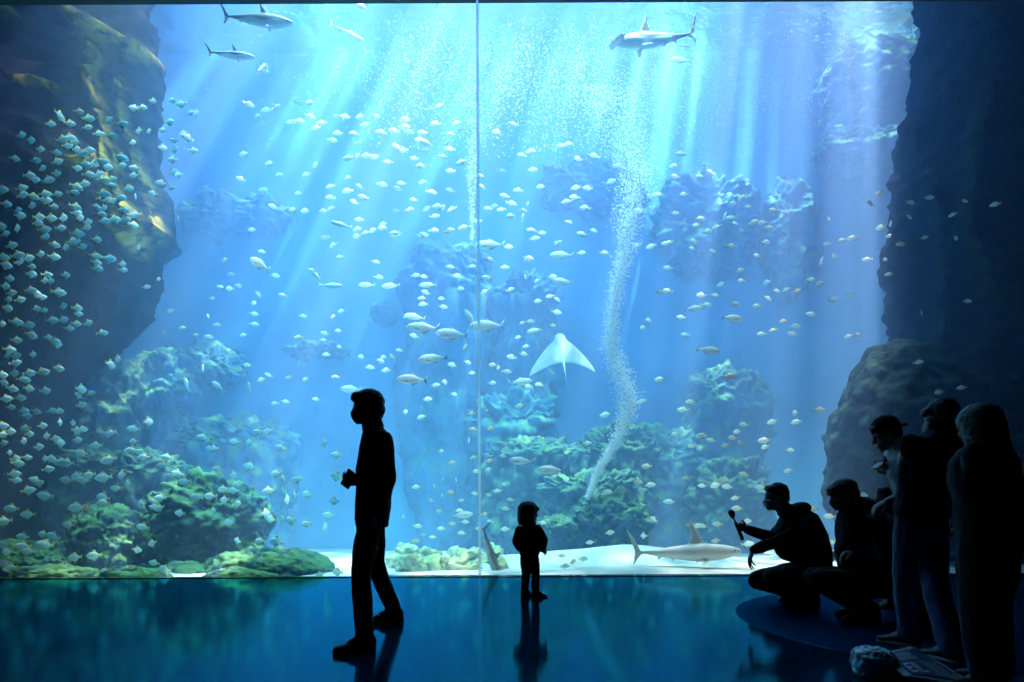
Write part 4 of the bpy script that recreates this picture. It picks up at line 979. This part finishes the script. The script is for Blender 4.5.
# school: kind, length in px, distance range, share that faces right, yaw spread, label, group
SCH = {
 'A': ('moonfish', 13.2, 8.7, 9.3, 1.0, .45, None, None),
 'B': ('moonfish', 12.6, 8.7, 9.4, 1.0, .45, None, None),
 'C': ('moonfish', 12.0, 9.2, 10.0, .9, .6, 'dim blue moonfish below the dense shoal by the foot of the left cliff', 'moonfish at the foot of the left cliff'),
 'c': ('moonfish', 15.0, 8.75, 9.5, .0, .5, 'bright diamond-shaped moonfish over the ledge rocks low on the left', 'bright moonfish low on the left'),
 'D': ('moonfish', 13.0, 8.8, 10.2, .12, .7, 'bright moonfish hovering between the left mounds and the walking man', 'moonfish between the mounds and the walking man'),
 'N': ('moonfish', 10.5, 9.2, 10.3, .4, .7, 'small moonfish straggling off the shoal at the right edge of the left cliff', 'moonfish straggling past the cliff edge'),
 'E': ('reef_fish', 11.0, 9.6, 13.0, .3, .7, 'cream reef fish in the loose upper shoal between cliff and pane joint', 'reef fish in the upper left shoal'),
 'F': ('reef_fish', 9.5, 9.3, 12.5, .35, .9, None, None),
 'G': ('reef_fish', 10.5, 9.4, 12.5, .3, .7, 'cream reef fish in the bright shoal between pane joint and bubble plume', 'reef fish between joint and plume'),
 'H': ('reef_fish', 10.0, 9.3, 12.8, .35, .8, 'pale reef fish among the light shafts right of the bubble plume', 'reef fish in the shafts right of the plume'),
 'I': ('reef_fish', 11.5, 8.9, 11.8, .15, .5, 'silvery reef fish in the calm water between the pale shark and the crouching visitors', 'reef fish above the pale shark'),
 'J': ('reef_fish', 10.5, 9.0, 9.8, .6, .9, 'lone glinting reef fish before the dark right cliff', 'lone fish before the right cliff'),
 'K': ('reef_fish', 9.0, 8.9, 10.8, .3, 1.0, 'small pale reef fish between the walking man and the child', 'reef fish between the man and the child'),
 'L': ('reef_fish', 9.5, 8.9, 10.3, .4, .9, 'small pale reef fish around the foot of the bubble plume', 'reef fish at the foot of the plume'),
 'M': ('reef_fish', 9.0, 9.4, 12.5, .4, 1.0, 'faint reef fish in the blue open water right of the left cliff', 'reef fish in open water right of the cliff'),
}
def school_label(k, px, py, right):
    _, _, _, _, _, _, lab, grp = SCH[k]
    if k in 'AB':
        if px > 92 and py < 240: return 'blue-silver moonfish in front of the yellow ridges of the left cliff', 'moonfish before the yellow ridges'
        if py < 190: return 'blue-silver moonfish at the top of the dense shoal before the left cliff', 'moonfish at the top of the shoal'
        if py < 280: return 'blue-silver moonfish in the thick of the shoal before the left cliff', 'moonfish in the thick of the shoal'
        return 'blue-silver moonfish in the lower half of the shoal before the left cliff', 'moonfish in the lower half of the shoal'
    if k == 'F':
        if px < 476: return 'small pale reef fish around the jacks left of the pane joint', 'reef fish around the jacks'
        return 'small pale reef fish right of the pane joint above the child', 'reef fish right of the joint'
    return lab, grp
random.seed(11)
protos = {'moonfish': (moonfish_bm, [m_silver, m_yfin]), 'reef_fish': (reeffish_bm, [m_cream, m_tanfin])}
FISH = []
for k, (x0, y0, s, txt) in PTS.items():
    kind, L, d0, d1, fr, sp, _, _ = SCH[k]
    for w in txt.split():
        vert = w.endswith('v'); u, v = [float(t) for t in w.rstrip('v').split(',')]
        px, py = x0+u/s, y0+v/s
        lp = L*random.uniform(.82, 1.15)
        d = clear_depth(px, py, random.uniform(d0, d1))
        if k in 'ABC' and px < 120: lp *= 1.0
        right = random.random() < fr
        yaw = (0 if right else PI) + random.gauss(0, sp*.55)
        if vert: yaw = PI/2 + random.uniform(-.3, .3); lp *= 1.25
        pitch = random.gauss(0, .16)
        FISH.append((kind, k, px, py, d, lp, yaw, pitch, right))
def fish_matrix(px, py, d, lp, yaw, pitch):
    sz = lp*d/F
    return Matrix.Translation(P(px, py, d)) @ Euler((0, -pitch, yaw)).to_matrix().to_4x4() @ Matrix.Diagonal((sz, sz*1.0, sz, 1))
for kind, (bmf, mats) in protos.items():
    lst = sorted([f for f in FISH if f[0] == kind], key=lambda f: -f[5])
    src = None; rest = []
    for i, (_, k, px, py, d, lp, yaw, pitch, right) in enumerate(lst):
        M = fish_matrix(px, py, d, lp, yaw, pitch)
        if i >= 300: rest.append(M); continue
        if src is None: o = src = link(kind, bmf(), mats)
        else: o = src.copy(); COL.objects.link(o)
        o.matrix_world = M
        lab, grp = school_label(k, px, py, right)
        tag(o, lab, 'fish', grp)
    if rest:
        bm = bmesh.new()
        for M in rest:
            b = bmf(); bmesh.ops.transform(b, matrix=M, verts=b.verts)
            me = bpy.data.meshes.new('t'); b.to_mesh(me); b.free(); bm.from_mesh(me); bpy.data.meshes.remove(me)
        o = link(kind + '_shoal', bm, mats); o['kind'] = 'stuff'
        tag(o, 'smallest and faintest %s scattered through the shoals' % kind.replace('_', ' '), 'fish')
# ---- the larger fish, each with its eyes
def big_fish(name, px, py, lp, d, yaw, pitch, label, mats=None, group=None, sq=1.0):
    d = clear_depth(px, py, d)
    o = link(name, jack_bm() if name != 'snapper' else reeffish_bm(), mats or [m_jack, m_gfin])
    o.matrix_world = fish_matrix(px, py, d, lp, yaw, pitch) @ Matrix.Diagonal((1, 1, sq, 1))
    for s in (-1, 1):
        bm = bmesh.new(); bmesh.ops.create_uvsphere(bm, u_segments=10, v_segments=6, radius=.017, matrix=Matrix.Translation((.405, s*.036, .02)))
        link('eye', bm, m_eye, o)
    return tag(o, label, 'fish', group)
J = lambda *a, **k: big_fish('jack', *a, **k)
g = 'jacks by the pane joint'
J(423, 327.6, 34, 9.6, PI+.1, .02, 'silver jack at the left end of the jack row by the pane joint', group=g)
J(452, 334, 34, 9.5, PI-.1, .12, 'silver jack just left of the pane joint in the upper jack row', group=g)
J(487, 325.5, 36, 9.6, PI+.1, -.05, 'silver jack crossing the pane joint', group=g)
J(471, 319, 22, 9.9, PI+.7, .85, 'silver jack rising steeply beside the pane joint', group=g)
J(433, 358.5, 31, 9.5, PI+.15, -.12, 'silver jack on its own below the upper jack row', group=g)
J(412, 379.5, 32, 9.2, PI-.05, .07, 'silver jack just above right of the walking man', group=g)
J(351, 389, 22, 10.8, PI, .05, 'faint jack outlined left of the walking man', group=g)
J(490, 244.6, 30, 10.2, PI, .0, 'silver jack above the green arched rock at the pane joint')
J(428, 285, 18, 12.0, PI, .0, 'faint jack inside the arch of the hazy rock stack')
J(415, 317, 22, 11.3, PI+.3, .1, 'dim jack behind the leftmost silver jack')
J(391, 286, 19, 11.5, PI, -.05, 'slender yellowish fish left of the hazy rock stack', mats=[m_cream, m_tanfin])
J(367, 285, 17, 12.2, PI, .05, 'slender faint fish next to the yellowish one left of the stack')
J(341, 224.5, 22, 10.5, PI, .3, 'dark slender fish slanting down in the upper left shoal', mats=[m_gfin, m_gfin], sq=.7)
J(316, 275, 20, 11.0, PI/2+.9, .7, 'dark slender fish slanting upwards in open water', mats=[m_gfin, m_gfin], sq=.7)
J(331, 285.5, 24, 11.0, .1, .0, 'dark slender fish lying level in open water', mats=[m_gfin, m_gfin], sq=.7)
J(260, 264, 27, 9.6, PI-.3, .55, 'yellow-headed green fish slanting up right of the left cliff', mats=[m_cream, m_tanfin])
J(203, 369, 18, 9.6, PI/2+.5, .5, 'pale oval fish turned away over the flat ledge', mats=[m_silver, m_gfin], sq=1.4)
J(187, 385, 18, 9.6, PI-.5, 1.1, 'pale fish pointing upwards under the flat ledge', mats=[m_silver, m_gfin])
J(218, 386, 17, 9.7, PI-.3, .6, 'green-edged fish slanting up beside the flat ledge', mats=[m_silver, m_yfin])
J(249, 388, 16, 9.6, PI/2+.6, .9, 'pale oval fish standing on its tail in blue water', mats=[m_silver, m_gfin], sq=1.4)
J(562, 255, 24, 10.4, PI, .02, 'jack in the upper shoal between joint and plume')
J(563, 281.5, 22, 10.2, PI+.2, .05, 'jack under the upper shoal between joint and plume')
J(694, 308.5, 19, 10.0, .1, .05, 'greenish slender jack right of the bubble plume')
J(708, 350, 25, 9.5, .0, -.1, 'silver jack heading right in the shafts right of the plume')
J(732, 318, 22, 9.6, .1, -.05, 'silver jack with a pale tail heading right among the shafts')
J(535, 330.5, 17, 10.5, PI, -.2, 'thin jack above the pale ray')
J(522, 461, 26, 9.4, PI, .08, 'silver jack above the child, the left one of two')
J(551.5, 470, 28, 9.3, PI-.05, .05, 'silver jack above the child, the right one of two')
J(462, 515, 22, 10.2, .1, .1, 'slender pale fish low behind the pane joint')
J(520, 382, 24, 10.6, .05, .1, 'thin greenish fish below the pale ray')
J(680.6, 60, 22, 10.6, PI, .05, 'pale fish under the tail of the hammerhead', mats=[m_cream, m_gfin])
J(686, 45.5, 16, 10.8, PI, .0, 'thin pale fish close below the tail of the hammerhead', mats=[m_cream, m_gfin], sq=.6)
J(767, 283, 16, 10.4, PI/2+.2, .1, 'fish seen nose-on with fins spread among the shafts', mats=[m_silver, m_gfin], sq=1.3)
J(85, 508, 13, 9.1, PI/2-.5, 1.0, 'small reddish fish curling beside the left ledge', mats=[principled('rust_scales', (.42, .12, .06), .6), m_gfin], sq=.8)
big_fish('snapper', 729.6, 376.5, 17, 10.2, .2, .1, 'round pale snapper with a rosy back at the tip of the pyramid rock', mats=[principled('rosy_scales', (.80, .58, .48), .5), m_gfin])
big_fish('snapper', 361, 5.5, 12, 10.0, .9, .2, 'lone orange-white fish at the very top edge of the window', mats=[principled('orange_white_scales', (.85, .62, .42), .5), m_gfin])
# ------------------------------------------------------------------ sharks and the ray
def shark_material(name, top, belly, tip=(.02, .02, .025), zmid=.0, soft=.02):
    m = bpy.data.materials.new(name); nt, N, L = nodes_of(m)
    o = N.new('ShaderNodeOutputMaterial'); b = N.new('ShaderNodeBsdfPrincipled'); b.inputs['Roughness'].default_value = .5
    a = N.new('ShaderNodeAttribute'); a.attribute_name = 'back'
    t = N.new('ShaderNodeAttribute'); t.attribute_name = 'tip'
    m1 = N.new('ShaderNodeMix'); m1.data_type = 'RGBA'; m1.inputs[6].default_value = rgb(belly); m1.inputs[7].default_value = rgb(top); L.new(a.outputs['Fac'], m1.inputs[0])
    m2 = N.new('ShaderNodeMix'); m2.data_type = 'RGBA'; L.new(m1.outputs[2], m2.inputs[6]); m2.inputs[7].default_value = rgb(tip); L.new(t.outputs['Fac'], m2.inputs[0])
    L.new(m2.outputs[2], b.inputs['Base Color']); L.new(b.outputs[0], o.inputs[0])
    return m
def shark(name, label, mat, M, length, voxel=.010, tips=True, hammer=False, dorsal=1.0, tail=1.0, bend=0.0, girth=1.0):
    bm = bmesh.new(); g = girth
    secs = [(.50, .005, .008, .012), (.48, .004, .022*g, .030*g), (.44, .002, .040*g, .048*g), (.38, .0, .058*g, .062*g), (.28, .0, .074*g, .072*g), (.16, .0, .080*g, .074*g), (.02, .002, .074*g, .064*g), (-.12, .006, .054*g, .046*g), (-.24, .010, .034*g, .028*g), (-.32, .014, .022*g, .018*g), (-.37, .018, .017, .012), (-.40, .022, .013, .009)]
    add_loft(bm, secs, 16)
    D = dorsal
    fins = [([(.20, .05), (.12, .05+.070*D), (.06, .05+.125*D), (.045, .05+.118*D), (.055, .05+.05*D), (.01, .05)], None),   # first dorsal
            ([(-.18, .02), (-.21, .065), (-.225, .062), (-.235, .02)], None),            # second dorsal
            ([(-.19, -.005), (-.225, -.055), (-.24, -.05), (-.24, .0)], None),           # anal
            ([(-.37, .0), (-.39, .035), (-.44, .12*tail), (-.50, .20*tail), (-.515, .195*tail), (-.47, .09*tail), (-.445, .02), (-.465, -.075*tail), (-.455, -.085*tail), (-.41, -.03)], None)]
    for pts, _ in fins: add_fin(bm, pts, .009, 0, None, .5)
    for s in (-1, 1):
        Mp = Matrix.Translation((.0, s*.035*g, -.03*g)) @ Matrix.Rotation(s*math.radians(112), 4, 'X')
        add_fin(bm, [(.27, 0), (.20, .11), (.13, .205), (.11, .20), (.13, .10), (.155, 0)], .008, 0, Mp, .5)     # pectorals
        Mv = Matrix.Translation((0, s*.02*g, -.025*g)) @ Matrix.Rotation(s*math.radians(125), 4, 'X')
        add_fin(bm, [(-.05, 0), (-.10, .065), (-.125, .06), (-.12, 0)], .007, 0, Mv, .5)
    if hammer:
        Mh = Matrix.Translation((.46, 0, .0)) @ Matrix.Rotation(PI/2, 4, 'X')
        add_fin(bm, [(.045, -.02), (.045, .02), (.035, .02)] if False else [(.05, 0), (.035, .10), (.01, .155), (-.035, .15), (-.025, .05), (-.03, 0), (-.025, -.05), (-.035, -.15), (.01, -.155), (.035, -.10)], .022, 0, Mh, .7)
    for v in bm.verts:
        if bend: v.co.y += bend*(min(0, v.co.x-.05))**2
        v.co *= length
    o = fuse(name, bm, voxel*length, mat, None, 3, .4)
    me = o.data
    ab = me.attributes.new('back', 'FLOAT', 'POINT'); at = me.attributes.new('tip', 'FLOAT', 'POINT')
    tp = [(.05, 0, .05+.125*D, .05), (-.505, 0, .20*tail, .07), (-.46, 0, -.08*tail, .045), (-.225, 0, .065, .035), (-.235, 0, -.055, .03)]
    for s in (-1, 1): tp.append((.12, s*(.035*g+.19), -.03*g-.08, .055))
    for i, v in enumerate(me.vertices):
        q = v.co/length; qy = q.y - (bend*(min(0, q.x-.05))**2 if bend else 0)
        zz = q.z + .012*math.sin(q.x*17)
        b_ = max(0, min(1, (zz+.004)/.016)) if abs(qy) < .085*g else (1.0 if v.normal.z > 0 else 0.0)
        ab.data[i].value = b_
        t_ = 0
        if tips:
            for x, y, z, r in tp:
                dd = math.sqrt((q.x-x)**2+(qy-y)**2+(q.z-z)**2)
                t_ = max(t_, max(0, min(1, (r-dd)/.015)))
        at.data[i].value = t_
    for s in (-1, 1):
        bm = bmesh.new()
        p = Vector((.455, s*.13, .0)) if hammer else Vector((.425, s*.046*g, .012))
        bmesh.ops.create_uvsphere(bm, u_segments=10, v_segments=6, radius=.008*length, matrix=Matrix.Translation(p*length))
        link('eye', bm, m_eye, o)
    o.matrix_world = M
    return tag(o, label, 'shark')
def at(px, py, d, yaw, pitch, roll=0):
    return Matrix.Translation(P(px, py, d)) @ Euler((0, 0, yaw)).to_matrix().to_4x4() @ Euler((0, -pitch, 0)).to_matrix().to_4x4() @ Euler((roll, 0, 0)).to_matrix().to_4x4()
m_blacktip = shark_material('blacktip_skin', (.10, .09, .09), (.62, .74, .72))
m_greyshark = shark_material('sandy_grey_skin', (.86, .86, .82), (.92, .93, .90))
m_hammer = shark_material('hammerhead_skin', (.11, .09, .075), (.62, .74, .74))
m_blueshark = shark_material('dim_grey_skin', (.20, .26, .28), (.45, .52, .52))
K = lambda px, d: px*d/F
shark('blacktip_shark', 'blacktip shark heading right at the top left, the largest of the blacktips', m_blacktip, at(257, 20, 9.7, .10, -.02, .30), K(70, 9.7), girth=1.15, dorsal=1.3)
shark('blacktip_shark', 'smaller blacktip shark heading right just below the largest one', m_blacktip, at(231, 55, 9.9, .45, .16, .25), K(46, 9.9), girth=1.1, dorsal=1.3)
shark('blacktip_shark', 'turquoise-bellied shark seen from underneath below the two blacktips', m_blacktip, at(262, 69, 10.4, PI/2, .75, .0), K(36, 10.4), tips=False, girth=1.1)
shark('blacktip_shark', 'small pale sunlit shark heading down right of the blacktips', m_greyshark, at(347, 33, 11.5, .35, -.30, -.2), K(38, 11.5), tips=False)  # pale skin colour carries the sunlight on this shark
shark('blacktip_shark', 'shark whose turquoise belly just dips in at the top edge of the window', m_blacktip, at(428, -3, 10.5, .1, .0, .2), K(60, 10.5), tips=False)
shark('hammerhead_shark', 'brown-backed hammerhead shark heading left at the top of the tank', m_hammer, at(655, 40, 9.8, PI+.32, -.24, -.06), K(96, 9.8), tips=False, hammer=True, dorsal=1.7, tail=1.15, bend=.25)
shark('sandbar_shark', 'pale shark with a tall back fin cruising right over the sand', m_greyshark, at(685, 553, 8.95, -.06, .03, .0), K(112, 8.95), tips=False, dorsal=1.9, tail=1.15, girth=1.0)
shark('reef_shark', 'dim grey shark hanging head down by the sand near the child', m_blueshark, at(490, 552, 9.0, .25, -1.25, .3), K(58, 9.0), tips=False)
# the ray
bm = bmesh.new(); NS, NC = 28, 14; tops = []; bots = []
for i in range(NS+1):
    s = -1 + 2*i/NS; a = abs(s)
    xl = .42*(1-a)**.75 + .02 - .10*a; xt = -.30*(1-a)**.9 - .16*a**1.5 - .02
    if a > .999: xl = xt+.02
    lift = -.42*a**1.6
    rt, rb = [], []
    for j in range(NC+1):
        t = j/NC; x = xl + (xt-xl)*t
        th = (.085*(1-a)**1.3+.008)*math.sin(PI*min(1, max(0, t)))**.6 if 0 < t < 1 else .002
        rt.append(bm.verts.new((x, s*.62, lift+th))); rb.append(bm.verts.new((x, s*.62, lift-th*.7)))
    tops.append(rt); bots.append(rb)
for i in range(NS):
    for j in range(NC):
        bm.faces.new((tops[i][j], tops[i+1][j], tops[i+1][j+1], tops[i][j+1]))
        bm.faces.new((bots[i][j], bots[i][j+1], bots[i+1][j+1], bots[i+1][j]))
    bm.faces.new((tops[i][0], bots[i][0], bots[i+1][0], tops[i+1][0])); bm.faces.new((tops[i][NC], tops[i+1][NC], bots[i+1][NC], bots[i][NC]))
for i in (0, NS):
    for j in range(NC):
        f = (tops[i][j], tops[i][j+1], bots[i][j+1], bots[i][j]); bm.faces.new(f if i == 0 else tuple(reversed(f)))
add_loft(bm, [(-.25, .0, .03, .03), (-.5, .01, .014, .014), (-.8, .03, .008, .008), (-1.1, .06, .004, .004)], 8)
add_loft(bm, [(.50, .0, .02, .05), (.45, .0, .05, .09), (.36, .0, .075, .11), (.22, .0, .09, .12), (.0, .0, .08, .1), (-.15, .0, .05, .06)], 12)
for v in bm.verts: v.co *= 1.14
ray = fuse('eagle_ray', bm, .014, principled('pale_ray_skin', (.34, .50, .56), .6, vary=.15, vscale=6))
for s in (-1, 1):
    bm = bmesh.new(); bmesh.ops.create_uvsphere(bm, u_segments=10, v_segments=6, radius=.014, matrix=Matrix.Translation((.38, s*.10, .03)))
    link('eye', bm, m_eye, ray)
ray.matrix_world = Matrix.Translation(P(562, 352, 14.0)) @ Matrix.Rotation(-.06, 4, 'Y') @ Matrix.Rotation(math.radians(52), 4, 'X') @ Matrix.Rotation(PI/2, 4, 'Z')
tag(ray, 'pale ray with drooping wings gliding above the child left of the bubble plume', 'ray')
# ------------------------------------------------------------------ air bubbles (nobody could count them)
m = bpy.data.materials.new('air_bubble'); nt, N, L = nodes_of(m)
o = N.new('ShaderNodeOutputMaterial'); a = N.new('ShaderNodeBsdfDiffuse'); a.inputs[0].default_value = (.95, .97, 1, 1)
b = N.new('ShaderNodeBsdfTranslucent'); b.inputs[0].default_value = (.95, .97, 1, 1)
mx = N.new('ShaderNodeMixShader'); mx.inputs[0].default_value = .5; L.new(a.outputs[0], mx.inputs[1]); L.new(b.outputs[0], mx.inputs[2]); L.new(mx.outputs[0], o.inputs[0])
m_bubble = m
random.seed(21)
def bubbles(name, pts, label):
    vs, fs = [], []
    t = (1+5**.5)/2
    OV = [Vector(v).normalized() for v in ((1,0,0),(-1,0,0),(0,1,0),(0,-1,0),(0,0,1),(0,0,-1))]
    OF = [(0,2,4),(2,1,4),(1,3,4),(3,0,4),(2,0,5),(1,2,5),(3,1,5),(0,3,5)]
    for c, r in pts:
        k = len(vs); vs += [c+v*r for v in OV]; fs += [tuple(k+i for i in f) for f in OF]
    me = bpy.data.meshes.new(name); me.from_pydata(vs, [], fs)
    o = link(name, me, m_bubble); o['kind'] = 'stuff'
    return tag(o, label, 'bubbles')
def along(path, n, d, sd, r0, r1):
    out = []
    ys = [p[0] for p in path]
    tot = 0; segs = []
    for a, b in zip(path, path[1:]):
        ln = abs(b[0]-a[0])*(.5*(a[3]+b[3])); segs.append((tot, tot+ln, a, b)); tot += ln
    for _ in range(n):
        q = random.random()*tot
        for s0, s1, a, b in segs:
            if s0 <= q <= s1:
                f = (q-s0)/(s1-s0) if s1 > s0 else 0
                y = a[0]+(b[0]-a[0])*f; x = a[1]+(b[1]-a[1])*f; w = a[2]+(b[2]-a[2])*f
                out.append((P(x+random.gauss(0, w*.36), y+random.uniform(-2, 2), d+random.gauss(0, sd)), random.uniform(r0, r1))); break
    return out
plume = along([(498, 588, 3, 1.6), (470, 598, 6, 1.6), (445, 614, 9, 1.5), (420, 625, 13, 1.3), (395, 628, 17, 1.1), (370, 619, 17, 1.2), (345, 611, 14, 1.2), (315, 613, 11, 1.0), (280, 618, 12, 1.0), (250, 626, 14, 1.0), (210, 630, 22, .9), (170, 638, 32, .8), (120, 615, 60, .9), (85, 600, 50, 1.0)], 15000, 10.9, .12, .005, .012)
bubbles('bubble_plume', plume, 'winding white plume of air bubbles rising from the layered rock to the surface')
field = []
for _ in range(9000):
    x = random.choice((random.gauss(590, 70), random.uniform(360, 830), random.gauss(500, 90))); y = random.triangular(8, 170, 75)
    field.append((P(x, y, random.uniform(9.3, 11.5)), random.uniform(.004, .011)))
bubbles('foam_bubbles', field, 'tiny bubbles standing in for surface foam and ripples across the top of the tank')  # bubbles drawn in place of the surface foam seen from below
glare = along([(85, 474, 22, .5), (120, 473, 16, 1.6), (145, 472, 10, 1.6), (180, 471, 7, 1.2), (240, 472, 3, 1.0)], 1300, 11.2, .08, .004, .010)
bubbles('glare_bubbles', glare, 'column of bubbles standing in for the bright patch of light beside the pane joint')  # white bubbles added where the sun makes a bright patch
fall = along([(30, 843, 10, 1.2), (60, 848, 8, 1.8), (90, 853, 7, 1.4), (120, 858, 6, .8), (136, 850, 18, 2.5), (140, 840, 24, 3)], 1500, 12.3, .1, .004, .010)
bubbles('bubble_fall', fall, 'curtain of white bubbles pouring over the rock shoulder at the upper right')
